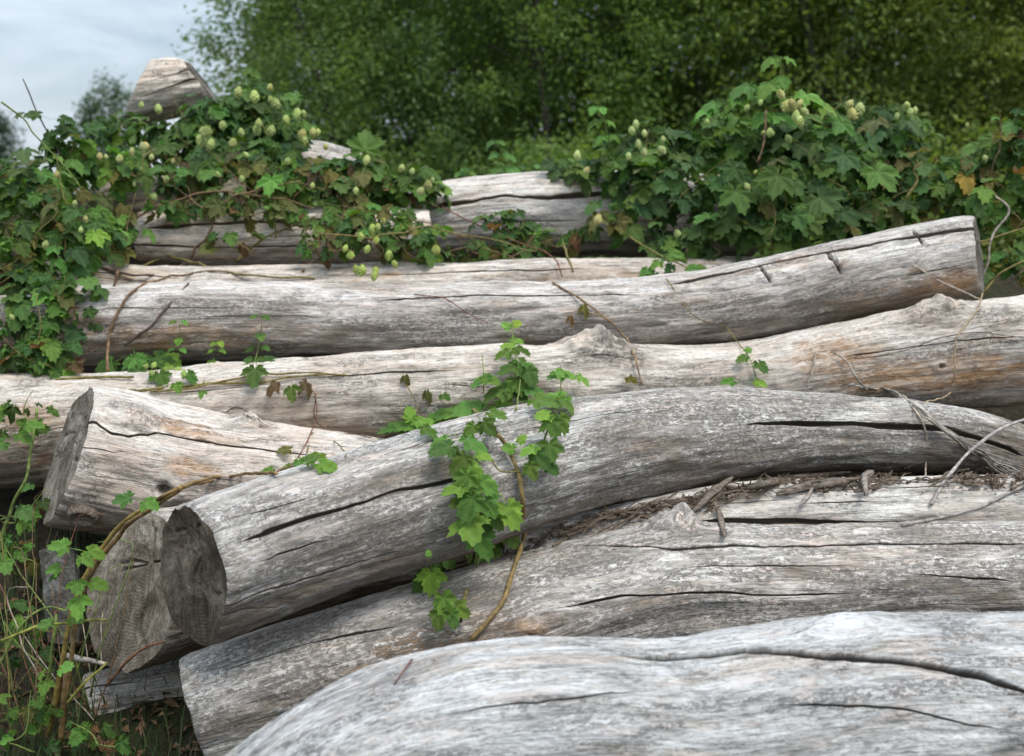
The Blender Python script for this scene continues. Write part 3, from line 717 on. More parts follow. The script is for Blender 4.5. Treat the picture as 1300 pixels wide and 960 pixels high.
tree(1, -0.2, 18.0, (1.0, 1.0), 2.2, GB, 'rear tree filling the gap between the two blue-green trees')
tree(2, 2.0, 18.2, (1.2, 1.25), 0.2, GM, 'rear tree filling the gap between the two mid-green trees')
tree(0, 4.4, 17.6, (1.1, 1.1), 5.6, GY, 'rear tree filling the gap left of the yellowish-green tree')
tree(1, 6.9, 17.0, (1.1, 1.0), 3.9, GO, 'rear tree filling the gap between the two olive trees')
tree(2, 9.4, 16.0, (1.1, 1.1), 1.2, GO, 'rear olive tree beyond the far right edge tree')
tree(5, -3.6, 18.0, (0.62, 0.62), 2.2, GB, 'hindmost tree closing the sloping left edge of the tree row')
tree(5, -1.7, 20.5, (0.85, 0.9), 4.2, GB, 'hindmost tree behind the two blue-green trees')
tree(5, 1.0, 21.0, (1.05, 1.2), 1.1, GM, 'hindmost tree behind the topmost pale log')
tree(5, 4.0, 20.5, (1.05, 1.2), 5.0, GY, 'hindmost tree behind the left lobe of the right-hand mound')
tree(5, 7.0, 20.0, (1.05, 1.2), 0.3, GY, 'hindmost tree behind the main dome of the right-hand mound')
tree(5, 10.0, 19.5, (1.1, 1.3), 2.9, GO, 'hindmost tree behind the olive trees')
tree(3, -11.3, 29.0, (0.95, 1.14), 0.6, (0.06, 0.11, 0.055), 'small distant tree left of the summit log chunk', 'distant trees on the left')
tree(3, -15.3, 29.5, (1.0, 1.05), 2.6, (0.035, 0.07, 0.045), 'dark distant tree at the left edge of the picture', 'distant trees on the left')
tree(3, -13.9, 30.0, (0.5, 0.62), 3.6, (0.035, 0.07, 0.045), 'little dark distant tree just right of the left edge tree', 'distant trees on the left')
for i, (x, y, s, rz, c, lb) in enumerate(((-1.9, 12.6, 1.0, 0.3, GB, 'bush below the leftmost large tree'), (0.6, 12.4, 1.05, 2.0, GM, 'bush below the trees, behind the topmost pale log'),
                                          (2.8, 12.6, 1.0, 4.0, GM, 'bush below the mid-green trees'), (5.0, 12.0, 1.1, 5.0, GY, 'bush below the yellowish-green tree'), (7.2, 11.8, 1.05, 1.0, GO, 'bush below the olive trees at right'))):
    tree(4, x, y, (s, s), rz, c, lb, 'bushes under the trees', 'bush', 'bush')
for x, y, s, c, lb in ((-1.2, 17.0, 1.25, GB, 'rear bush low between the two blue-green trees'), (1.6, 16.8, 1.3, GM, 'rear bush low between the two mid-green trees'), (4.4, 16.2, 1.3, GY, 'rear bush low behind the left lobe of the mound')):
    tree(4, x, y, (s, s), x, c, lb, 'bushes under the trees', 'bush', 'bush')

# ---------------------------------------------------------------- hop leaves and cones (shared meshes)
def leaf_mesh(lobes, seed, n=30, bend=0.22, cup=0.12, ser=0.055):
    """palmate leaf in the XY plane, stalk end at the origin, tip at +Y, unit length"""
    g = np.random.default_rng(seed)
    phi = np.linspace(-2.75, 2.75, n)
    r = np.zeros(n); ribv = np.zeros(n)
    for (a, ln, w) in lobes:
        d = np.abs(phi - a) / w
        r = np.maximum(r, ln * np.clip(1 - 0.72 * d ** 1.25, 0, 1)); ribv = np.maximum(ribv, np.clip(1 - d * 2.2, 0, 1))
    r = np.maximum(r, 0.20)
    r = r * (1 + ser * np.where(np.arange(n) % 2 == 0, 1, -1)) * (1 + g.normal(0, 0.025, n))
    cx, cy = 0.0, 0.24                    # where the main ribs meet
    V = [(cx, cy, 0)]; rib = [1.0]
    for f in (0.55, 1.0):
        for p, rr, rb in zip(phi, r, ribv):
            rr2 = rr * f
            x, y = cx + math.sin(p) * rr2, cy + math.cos(p) * rr2 * 0.92
            z = (0.10 * f * (1 - rb) - 0.05 * rb * f) * 0.8 - bend * (x * x + max(0, y - cy) ** 2) + cup * 0.15 * math.sin(5 * p + seed) * f
            V.append((x, y, z)); rib.append(rb)
    F = [(0, 1 + k + 1, 1 + k) for k in range(n - 1)]
    for k in range(n - 1):
        F.append((1 + k, 1 + k + 1, 1 + n + k + 1, 1 + n + k))
    # stalk
    b0 = len(V)
    for t in (0, 1):
        for q in (-1, 1):
            V.append((q * 0.012, cy - t * 0.55, -0.01 - t * 0.12)); rib.append(1.0)
    F.append((b0, b0 + 1, b0 + 3, b0 + 2))
    V = np.array(V); F = [tuple(f) for f in F]
    m = new_mesh('leaf', V, F, M['leaf'], {'rib': np.array(rib)})
    return m
L5 = [(0, 0.76, 0.80), (-0.95, 0.66, 0.74), (0.95, 0.66, 0.74), (-1.95, 0.46, 0.8), (1.95, 0.46, 0.8)]
L3 = [(0, 0.78, 0.98), (-1.15, 0.54, 0.86), (1.15, 0.54, 0.86), (-2.1, 0.34, 0.7), (2.1, 0.34, 0.7)]
L1 = [(0, 0.80, 1.15), (-1.2, 0.46, 1.0), (1.2, 0.46, 1.0), (-2.2, 0.36, 0.8), (2.2, 0.36, 0.8)]
LEAF = {'five': [leaf_mesh(L5, s, 42, b, ser=0.075) for s, b in ((1, .25), (2, .45), (3, .1))],
        'three': [leaf_mesh(L3, s, 40, b, ser=0.095) for s, b in ((4, .25), (5, .5), (6, .1), (7, .75))],
        'oval': [leaf_mesh(L1, s, 38, b, ser=0.10) for s, b in ((8, .2), (9, .45), (10, 0.05))],
        'curl': [leaf_mesh(L3, s, 24, b, 0.9) for s, b in ((11, 1.3), (12, -1.1), (13, 1.7))]}
def cone_mesh(seed):
    g = np.random.default_rng(seed); V, F, E = [], [], []
    rows, per = 7, 6
    for i in range(rows):
        t = i / (rows - 1); z = -0.06 - 0.80 * t; rad = 0.34 * math.sin(math.pi * (0.16 + 0.76 * t)) ** 0.8
        for j in range(per):
            a = 2 * math.pi * (j + 0.5 * (i % 2)) / per + g.normal(0, 0.1); ca, sa = math.cos(a), math.sin(a); w = 0.20 * (0.6 + rad * 1.6); k = len(V)
            def q(rr, s, zz): return (ca * rr - sa * s, sa * rr + ca * s, zz)
            o = g.normal(0, 0.02)
            V += [q(rad * .55, -w * .7, z + .05), q(rad * .55, w * .7, z + .05), q(rad + o, w, z - .08), q(rad * 1.15 + .07 + o, 0, z - .24), q(rad + o, -w, z - .08), q(rad * .98 + .03, 0, z - .04)]
            E += [-.6, -.6, .7, 1, .7, 0]
            F += [(k, k + 1, k + 5), (k + 1, k + 2, k + 5), (k + 2, k + 3, k + 5), (k + 3, k + 4, k + 5), (k + 4, k, k + 5)]
    k = len(V)
    V += [(0.015, 0, 0.22), (-0.015, 0, 0.22), (-0.02, 0, -0.1), (0.02, 0, -0.1)]; E += [0] * 4; F.append((k, k + 1, k + 2, k + 3))
    return new_mesh('hop_cone', np.array(V), F, M['cone'], {'edge': np.array(E)}, smooth=False)
CONE = [cone_mesh(s) for s in (1, 2, 3)]

PAL = {'dark': (0.066, 0.140, 0.034), 'blue': (0.070, 0.142, 0.046), 'mid': (0.102, 0.196, 0.038), 'lush': (0.112, 0.235, 0.042),
       'bright': (0.165, 0.335, 0.055), 'lime': (0.24, 0.42, 0.07), 'olive': (0.150, 0.150, 0.042), 'rust': (0.17, 0.100, 0.052),
       'yellow': (0.36, 0.28, 0.06), 'straw': (0.31, 0.24, 0.165)}
def tone(name, g=random):
    c = PAL[name]; k = g.uniform(0.65, 1.4); h = g.uniform(-0.16, 0.20)
    return (c[0] * k * (1 + h), c[1] * k, c[2] * k * (1 - h), 1)
class Vine:
    def __init__(s, label, base, name='hop_vine', cat='vine', group='hop vines on the pile'):
        s.base = np.asarray(base, float); s.root = thing(name, label, cat, s.base, group); s.tips = []
    def leaf(s, pos, nrm, tip, size, tn, kind='three'):
        n = Vector(nrm).normalized(); t = Vector(tip); t = (t - n * t.dot(n))
        if t.length < 1e-4: t = Vector((0.3, 0, -1)); t = t - n * t.dot(n)
        t.normalize(); x = t.cross(n)
        sx = size * random.uniform(0.85, 1.1)
        m = Matrix((( x[0] * sx, t[0] * size, n[0] * size, 0), (x[1] * sx, t[1] * size, n[1] * size, 0), (x[2] * sx, t[2] * size, n[2] * size, 0), (0, 0, 0, 1)))
        p = np.asarray(pos) - s.base; m.translation = Vector(p)
        o = bpy.data.objects.new('leaf', random.choice(LEAF[kind])); o.parent = s.root; o.matrix_basis = m
        o.color = tone(tn) if isinstance(tn, str) else tn; col.objects.link(o); return o
    def cone(s, pos, size, tn=(0.42, 0.52, 0.17)):
        o = bpy.data.objects.new('hop_cone', random.choice(CONE)); o.parent = s.root
        o.location = Vector(np.asarray(pos) - s.base)
        o.rotation_euler = (random.gauss(0, .28), random.gauss(0, .28), random.uniform(0, 6.28))
        size *= random.uniform(0.40, 0.64); k = random.uniform(0.8, 1.2); o.scale = (size * random.uniform(.9, 1.1), size * random.uniform(.9, 1.1), size)
        q = random.uniform(0.75, 1.2); w = random.random() ** 4 * .5; o.color = (tn[0] * q * (1 + w * .3), tn[1] * q * (1 - w * .35), tn[2] * q * (1 - w * .4), 1); col.objects.link(o)
    def stem(s, pts, r0, r1, c, n=None, wob=0.004, sides=6):
        V, F = tube(pts, r0, r1, n, sides, wob, random.randint(0, 999))
        o = link('stem', new_mesh('stem', V - s.base, F, M['stem']), s.root); o.color = (*c, 1); return o
OLV, BRN, RED, PALE, GRN = (0.20, 0.17, 0.06), (0.20, 0.13, 0.075), (0.20, 0.09, 0.06), (0.42, 0.37, 0.31), (0.16, 0.22, 0.06)

MF = 1.0
def mass(v, blobs, weights, size=(26, 40), kinds_=('five', 'three', 'three', 'oval', 'oval', 'curl'), outward=0.65, stems=1, stemcol=OLV):
    """blobs: (u, v, depth, half width px, half height px, leaves). Leaves cover the shell of each rounded clump."""
    names = list(weights); wts = list(weights.values())
    for (u, vv, Y, ru, rv, n) in blobs:
        c = P(u, vv, Y); k = mpp(Y); rx, rz = ru * k, rv * k; ry = max(rz, 0.5 * rx) * 0.75
        for i in range(int(n * MF)):
            while True:
                d = np.array([random.gauss(0, 1), random.gauss(-0.55, 0.85), random.gauss(0.30, 0.85)]); l = np.linalg.norm(d)
                if l > 0.2: break
            d /= l
            f = random.uniform(0.5, 1.04) if i % 3 else random.uniform(0.15, 0.75)
            lump = 1 + 0.22 * float(noise(d[0] * 2.2 + u, d[1] * 2.2, d[2] * 2.2, 77))
            p = c + d * np.array([rx, ry, rz]) * f * lump
            nrm = d * outward + np.array([random.gauss(0, .38), -0.45 + random.gauss(0, .30), 0.72 + random.gauss(0, .32)])
            tip = np.array([d[0] * 0.9 + random.gauss(0, .5), d[1] * 0.7 - 0.3, -0.75 + random.gauss(0, .3)])
            tn = random.choices(names, wts)[0]
            kd = 'curl' if tn in ('rust', 'straw') and random.random() < 0.75 else random.choice(kinds_)
            s_ = random.uniform(size[0] * .58, size[1] * .90) * k * (0.8 if kd == 'curl' else 1)
            v.leaf(p, nrm, tip, s_, tn, kd)
        for q in range(stems):
            a = random.uniform(-1, 1); e = random.uniform(-1, 1)
            p0 = c + np.array([a * rx, -ry * .5, -rz * 0.9]); p1 = c + np.array([(a + e) * .5 * rx, -ry * 0.95, 0]); p2 = c + np.array([e * rx, -ry * 0.6, rz * .85])
            v.stem([p0, (p0 + p1) / 2 + np.array([random.gauss(0, .05), -.03, 0]), p1, p2], 0.0034, 0.0010, stemcol, 16, 0.012, 5)
def cones(v, spots, size=20, jit=7, per=1, Y=5.0, tn=(0.42, 0.52, 0.17)):
    for (u, vv) in spots:
        for q in range(per):
            v.cone(P(u + random.gauss(0, jit * .6), vv + random.gauss(0, jit * .6), Y - abs(random.gauss(0, .05))), size * mpp(Y) * random.uniform(.8, 1.15), tn)
def scatter_cones(v, u0, u1, v0, v1, Y, n, size=18):
    for q in range(n):
        u, w = random.uniform(u0, u1), random.uniform(v0, v1); m = random.choice((1, 1, 2, 3))
        for z in range(m): v.cone(P(u + random.gauss(0, 6), w + random.gauss(0, 7), Y + random.gauss(0, .06)), size * mpp(Y) * random.uniform(.7, 1.1), (0.40, 0.52, 0.15))
def shoot(v, pts, r0=0.004, c=GRN, tn='bright', size=18, every=1, kind='oval', droop=0.3, pairs=True):
    """upright young shoot with opposite leaves; pts in world space"""
    pts = np.asarray(pts, float); v.stem(pts, r0, r0 * .5, c, None, 0.003, 5)
    C, L = spline(pts, 40); n = max(3, int(L / 0.075))
    for i in range(1, n + 1):
        t = i / n; p = C[int(t * 39)]; az = random.uniform(-0.6, 0.6) + (i % 2) * 1.3; Y = p[1]
        for sg in (-1, 1):
            if not pairs and random.random() < 0.5: continue
            dirv = np.array([sg * math.cos(az), -0.55 * abs(math.sin(az)) - 0.25, -droop + random.gauss(0, .12)])
            sz = size * mpp(Y) * (1.15 - 0.55 * t) * random.uniform(0.75, 1.2)
            v.leaf(p + dirv * 0.012, np.array([sg * 0.25 * math.cos(az), -0.5, 0.85]), dirv, sz, tn, kind)

# --- left bank of hops
v = Vine('hop vine spilling over the left edge of the pile, dark and dense', P(40, 440, 4.3))
LWT = {'dark': 4, 'mid': 4, 'lush': 3, 'olive': 1.2, 'bright': 1.2, 'rust': .5, 'blue': 1.0}
mass(v, [(30, 415, 4.15, 60, 55, 90), (95, 385, 4.2, 45, 45, 66), (60, 450, 4.0, 55, 30, 50), (20, 360, 4.25, 70, 40, 70)], LWT, (24, 40))
cones(v, [(8, 403)], 17, Y=4.0)
v = Vine('leafy hop vine at the left edge just below the skyline', P(40, 360, 4.5))
mass(v, [(40, 250, 4.55, 80, 62, 100), (25, 330, 4.35, 85, 70, 90), (90, 300, 4.45, 60, 55, 70), (-20, 300, 4.3, 60, 100, 36)], LWT, (24, 40))
cones(v, [(72, 218), (105, 290), (112, 282), (100, 255), (60, 300)], 17, Y=4.05)
for (pts, r, c) in (([(2, 130), (30, 150), (45, 175), (75, 205), (105, 240)], .004, GRN), ([(150, 345), (141, 380), (139, 420), (130, 475)], .006, BRN)):
    v.stem([P(u, w, 4.25) for u, w in pts], r, r * .6, c, 24, 0.01)
v = Vine('hop vine on the left skyline reaching up with one bare thin tendril', P(110, 330, 4.9))
mass(v, [(125, 215, 5.0, 75, 40, 70), (90, 188, 4.95, 30, 22, 26), (60, 225, 4.8, 60, 30, 36), (150, 290, 4.75, 40, 50, 30)], {'mid': 4, 'dark': 2, 'lush': 3, 'olive': 1.5, 'rust': .4, 'bright': 1}, (24, 42))
v.stem([P(28, 100, 4.85), P(45, 138, 4.85), P(62, 172, 4.85), P(80, 205, 4.85), P(95, 240, 4.85)], 0.0028, 0.005, (0.07, 0.06, 0.05), 20, 0.004, 5)
for (u, w, tx, tz, s_, kd) in ((55, 147, -1, .1, 26, 'oval'), (72, 150, 1, .1, 24, 'three'), (80, 158, .8, -.6, 24, 'three'), (62, 165, .2, -.8, 18, 'curl'), (30, 146, -.6, .3, 18, 'oval'), (70, 185, -1, 0, 20, 'oval'), (105, 168, .5, .6, 30, 'three'), (92, 175, -.4, .8, 34, 'five')):
    v.leaf(P(u, w, 4.82), (random.gauss(0, .3), -.7, .7), (tx, -.1, tz), s_ * mpp(4.8), random.choice(('mid', 'dark', 'lush')), kd)
cones(v, [(125, 190), (128, 203), (175, 180), (185, 187), (172, 192), (152, 200), (190, 195)], 17, Y=4.75, tn=(0.5, 0.55, 0.22))
# --- crown of hops on the summit, left
v = Vine('glossy dark hop vine crowning the summit beside the tilted chunk', P(280, 200, 5.5))
mass(v, [(285, 150, 5.55, 70, 42, 95), (235, 175, 5.5, 62, 32, 60), (340, 165, 5.5, 62, 32, 66), (300, 190, 5.35, 110, 24, 60), (155, 165, 5.6, 30, 30, 24), (315, 118, 5.6, 34, 20, 22)],
     {'dark': 5, 'blue': 2, 'mid': 2.5, 'lush': 1.2, 'bright': .5}, (24, 40))
cones(v, [(308, 106), (316, 110), (338, 118), (345, 116), (352, 126), (303, 160), (301, 168), (252, 163), (262, 165), (250, 173), (285, 158), (324, 145), (345, 162), (363, 146), (375, 143), (384, 142), (380, 165), (392, 163), (395, 168), (384, 178), (193, 130), (185, 132), (268, 164), (325, 162), (270, 172)], 21, Y=5.15, tn=(0.45, 0.56, 0.17))
shoot(v, [P(395, 190, 5.2), P(383, 160, 5.2), P(372, 140, 5.25)], size=22, tn='lush', kind='three')
for (u, w, s_) in ((385, 125, 30), (405, 165, 24), (310, 92, 22), (322, 88, 18)):
    v.leaf(P(u, w, 5.25), (.1, -.6, .8), (random.gauss(0, 1), -.2, .2), s_ * mpp(5.2), 'lush', 'three')
# --- olive and rusty tangle in the middle left
v = Vine('hop vine with olive and rusty leaves sprawling above the split log', P(330, 270, 5.0))
mass(v, [(250, 225, 5.2, 95, 30, 75), (350, 225, 5.15, 90, 34, 80), (420, 240, 5.1, 60, 32, 45), (200, 205, 5.3, 50, 26, 26), (300, 255, 5.0, 80, 22, 32)],
     {'olive': 4, 'mid': 3, 'rust': 1.2, 'dark': 2.5, 'lush': 1.3, 'straw': .5}, (22, 38), stems=3, stemcol=BRN)
v.leaf(P(347, 222, 4.98), (0, -.8, .6), (-.1, 0, -1), 34 * mpp(5), 'bright', 'five')
mass(v, [(230, 262, 4.98, 60, 12, 16), (330, 270, 4.95, 60, 14, 18), (400, 285, 4.9, 40, 20, 16), (300, 305, 4.9, 40, 16, 8)], {'mid': 3, 'lush': 2, 'olive': 2, 'rust': .6}, (20, 34), stems=2, stemcol=OLV)
cones(v, [(165, 232), (178, 212), (310, 195), (228, 200)], 14, Y=4.95)
for pts in ([(130, 300), (200, 262), (290, 244), (400, 262)], [(240, 330), (270, 290), (258, 270), (330, 240)], [(350, 300), (352, 262), (345, 240), (380, 230)], [(300, 330), (340, 300), (400, 275)]):
    v.stem([P(u, w, 4.95 - .05 * random.random()) for u, w in pts], 0.006, 0.004, random.choice((OLV, BRN, OLV)), 26, 0.015)
scatter_cones(v, 180, 420, 200, 250, 4.92, 7, 16)
# --- hops between summit and gap
v = Vine('hop vine with big lobed leaves left of the topmost pale log', P(490, 260, 5.2))
mass(v, [(470, 225, 5.3, 62, 26, 60), (520, 240, 5.25, 45, 26, 38), (440, 215, 5.35, 40, 22, 30), (540, 300, 5.0, 40, 26, 16)], {'mid': 4, 'dark': 3, 'lush': 3, 'olive': 1, 'rust': .3}, (24, 40))
v.leaf(P(463, 200, 5.15), (.05, -.85, .5), (0, 0, 1), 46 * mpp(5.1), 'lush', 'five')
v.leaf(P(530, 215, 5.15), (.1, -.6, .8), (1, -.2, .1), 34 * mpp(5.1), 'mid', 'three')
cones(v, [(465, 194), (512, 212), (545, 228), (552, 229), (526, 216), (450, 232), (540, 231)], 20, Y=5.0, tn=(0.44, 0.52, 0.18))
# --- cone cluster
v = Vine('hop vine hanging a heavy cluster of yellow-green cones over the tan log', P(465, 335, 4.55))
mass(v, [(470, 290, 4.75, 60, 30, 46), (520, 305, 4.75, 48, 30, 36), (420, 310, 4.7, 36, 24, 22), (480, 270, 4.85, 70, 14, 26)], {'mid': 4, 'dark': 3, 'olive': 2.2, 'lush': 1.5, 'rust': 1, 'straw': .7}, (20, 34), stems=2, stemcol=BRN)
cones(v, [(440, 308), (446, 316), (455, 298), (472, 285), (470, 291), (478, 300), (461, 311), (452, 333), (464, 340), (480, 331), (494, 330), (480, 345), (485, 279), (475, 276), (494, 322), (555, 308)], 22, Y=4.45, tn=(0.40, 0.52, 0.11))
v.stem([P(400, 295, 4.6), P(470, 300, 4.5), P(540, 290, 4.6), P(600, 300, 4.8), P(680, 320, 4.6)], .005, .003, OLV, 26, .012)
v.stem([surf(385, 345, .02), surf(400, 330, .03), P(430, 318, 4.55), P(450, 320, 4.5)], .006, .004, BRN, 16, .01)
# --- little cluster on topmost log
v = Vine('small hop sprig sprawling on the front of the topmost log', P(640, 320, 4.95))
mass(v, [(640, 285, 5.1, 46, 20, 26), (610, 310, 4.95, 40, 20, 14), (660, 318, 4.9, 26, 24, 12), (720, 300, 5.05, 34, 20, 12)], {'mid': 3, 'dark': 4, 'olive': 2, 'rust': .6, 'lush': .6}, (20, 34), stems=3, stemcol=BRN)
v.stem([P(560, 262, 5.2), P(640, 300, 5.0), P(700, 325, 4.7), surf(712, 352, .02)], .004, .003, RED, 24, .01)
v.stem([P(715, 310, 4.9), surf(722, 330, .02), surf(728, 345, .01)], .006, .005, OLV, 12, .004)
v = Vine('young hop shoot standing alone above the topmost log', P(640, 225, 5.75), group='lone shoots on the skyline')
shoot(v, [P(648, 228, 5.75), P(640, 205, 5.75), P(630, 178, 5.75)], size=22, tn='lush', droop=.1); shoot(v, [P(598, 228, 5.8), P(590, 212, 5.8)], size=20, tn='lush')
mass(v, [(660, 216, 5.8, 26, 8, 10), (690, 212, 5.8, 22, 12, 8)], {'mid': 3, 'dark': 2, 'lush': 1}, (18, 26), stems=0)
# --- right-hand mound, left lobe
v = Vine('left lobe of the right-hand hop mound, beside the topmost log', P(800, 310, 5.05))
mass(v, [(800, 210, 5.25, 62, 46, 85), (860, 245, 5.05, 62, 52, 80), (790, 275, 5.0, 50, 34, 36), (740, 212, 5.4, 45, 14, 24), (840, 180, 5.3, 50, 26, 42), (860, 310, 4.85, 60, 26, 30)],
     {'dark': 5, 'blue': 3, 'mid': 3, 'lush': 1.2, 'olive': .8}, (24, 40))
cones(v, [(795, 153), (805, 162), (813, 163), (813, 178), (800, 190), (837, 179), (816, 190), (735, 188), (748, 208), (765, 269), (806, 177), (838, 182), (854, 298), (880, 305), (893, 306), (883, 318)], 19, Y=4.85, tn=(0.48, 0.57, 0.22))
shoot(v, [P(775, 190, 5.2), P(768, 155, 5.2), P(758, 135, 5.2)], size=26, tn='bright', kind='three', droop=.15)
shoot(v, [P(735, 220, 5.2), P(720, 200, 5.2)], size=22, tn='mid')
# --- right-hand mound, main dome
v = Vine('lower face of the right-hand hop mound above the rising end of the smooth log', P(1000, 320, 4.9))
mass(v, [(1050, 225, 4.95, 85, 55, 100), (960, 250, 4.9, 70, 55, 90), (1040, 285, 4.75, 85, 34, 60), (920, 290, 4.8, 50, 30, 34)], {'dark': 5, 'blue': 3, 'mid': 4, 'lush': 1.2, 'olive': .6}, (24, 42))
v = Vine('main dome of the right-hand hop mound with a bright upright shoot', P(1000, 250, 5.1))
mass(v, [(1000, 185, 5.2, 85, 48, 110), (1060, 195, 5.1, 75, 45, 85), (930, 180, 5.25, 55, 36, 60)], {'dark': 5, 'blue': 3, 'mid': 4, 'lush': 2, 'bright': .6}, (24, 42))
for (u, w) in ((1072, 190), (1105, 210), (990, 215), (930, 235), (1030, 245)):
    v.leaf(P(u, w, 4.72), (random.gauss(0, .2), -.75, .65), (random.gauss(0, .4), -.2, -1), random.uniform(40, 54) * mpp(4.7), random.choice(('blue', 'dark', 'mid')), 'five')
shoot(v, [P(975, 165, 5.0), P(980, 120, 5.0), P(990, 95, 5.0), P(991, 72, 5.0)], size=40, tn='bright', kind='three', droop=.25)
for (u, w, s_, tx) in ((1005, 120, 46, 1), (960, 108, 40, -1), (1030, 130, 40, 1), (985, 105, 36, -.3), (950, 125, 36, -1), (915, 130, 30, -1), (925, 126, 30, .4), (918, 142, 26, -.6), (905, 138, 26, -1)):
    v.leaf(P(u, w, 4.95), (.1 * tx, -.5, .85), (tx, -.25, -.15), s_ * mpp(4.95), random.choice(('bright', 'lush', 'bright')), 'three')
cones(v, [(990, 114), (1006, 118), (1010, 126), (1022, 124), (1008, 140), (1012, 134), (1024, 150), (1000, 122), (1082, 127), (1080, 136), (1092, 134), (950, 228), (951, 240), (1006, 148)], 23, Y=4.75, tn=(0.52, 0.62, 0.22))
v.stem([P(973, 140, 4.85), P(970, 180, 4.83), P(962, 205, 4.8)], .005, .005, BRN, 12, .004)
scatter_cones(v, 900, 1090, 130, 250, 4.78, 7)
# --- right-hand mound, right lobe
v = Vine('right lobe of the right-hand hop mound, olive-edged', P(1140, 290, 4.85))
mass(v, [(1130, 185, 5.1, 62, 48, 75), (1160, 235, 4.95, 60, 46, 56), (1110, 265, 4.8, 56, 30, 26), (1100, 140, 5.25, 60, 16, 30)], {'dark': 4, 'blue': 3, 'mid': 3, 'olive': 1.8, 'lush': 1, 'rust': .3}, (24, 42))
cones(v, [(1136, 138), (1152, 129), (1160, 138), (1155, 132), (1160, 142)], 21, Y=4.85, tn=(0.48, 0.58, 0.2))
v = Vine('hop vine at the right edge of the picture with yellowing leaves', P(1265, 350, 4.6))
mass(v, [(1230, 225, 4.95, 60, 40, 62), (1290, 190, 4.9, 50, 50, 62), (1270, 270, 4.75, 60, 50, 62), (1285, 335, 4.6, 50, 34, 34), (1340, 260, 4.8, 60, 90, 50), (1215, 275, 4.9, 50, 30, 26)], {'mid': 4, 'dark': 3, 'olive': 2, 'lush': 2, 'yellow': .25, 'rust': .6, 'blue': 1}, (20, 38), stems=2, stemcol=BRN)
cones(v, [(1250, 195), (1225, 160), (1268, 300)], 14, Y=4.7)
for pts in ([(1150, 295), (1200, 310), (1250, 305), (1300, 290)], [(1248, 350), (1262, 300), (1280, 270), (1262, 250)], [(1250, 372), (1270, 345), (1300, 330)], [(1150, 250), (1165, 230), (1160, 215), (1170, 205)]):
    v.stem([P(u, w, 4.45) for u, w in pts], .006, .004, random.choice((OLV, PALE, OLV)), 22, .012)

# --- the bright vine draped over the front logs
v = Vine('bright green young hop vine draped over the curved log in front', surf(600, 805, .03))
S = surf
main = [S(598, 812, .02), S(630, 775, .02), S(652, 725, .03), S(664, 680, .08), S(665, 640, .05), S(660, 605, .03), S(645, 570, .02), S(620, 535, .02), S(600, 520, .015)]
v.stem(main, 0.0070, 0.0048, (0.25, 0.18, 0.075), 90, 0.007, 8)
v.stem([S(585, 790, .02), S(592, 750, .03), S(598, 720, .05), S(605, 690, .06)], 0.006, 0.005, OLV, 24, .003)
v.stem([S(660, 600, .03), S(635, 598, .03), S(622, 580, .03), S(610, 570, .03)], 0.003, 0.002, OLV, 16, .003, 5)
v.stem([S(662, 605, .03), S(680, 590, .04), S(690, 560, .05), S(700, 530, .05), S(712, 490, .03)], 0.0035, 0.0025, GRN, 24, .003, 5)
v.stem([S(615, 560, .05), S(612, 520, .05), S(614, 485, .05), S(612, 450, .06)], 0.0035, 0.002, GRN, 20, .002, 5)
hang = [S(575, 570, .04), S(592, 610, .06), S(605, 650, .09), S(612, 690, .10), S(605, 720, .08)]
v.stem(hang, 0.005, 0.003, GRN, 30, .004, 5)
v.stem([S(542, 705, .06), S(545, 722, .05), S(552, 745, .05), S(566, 785, .05)], 0.003, 0.002, GRN, 16, .003, 5)
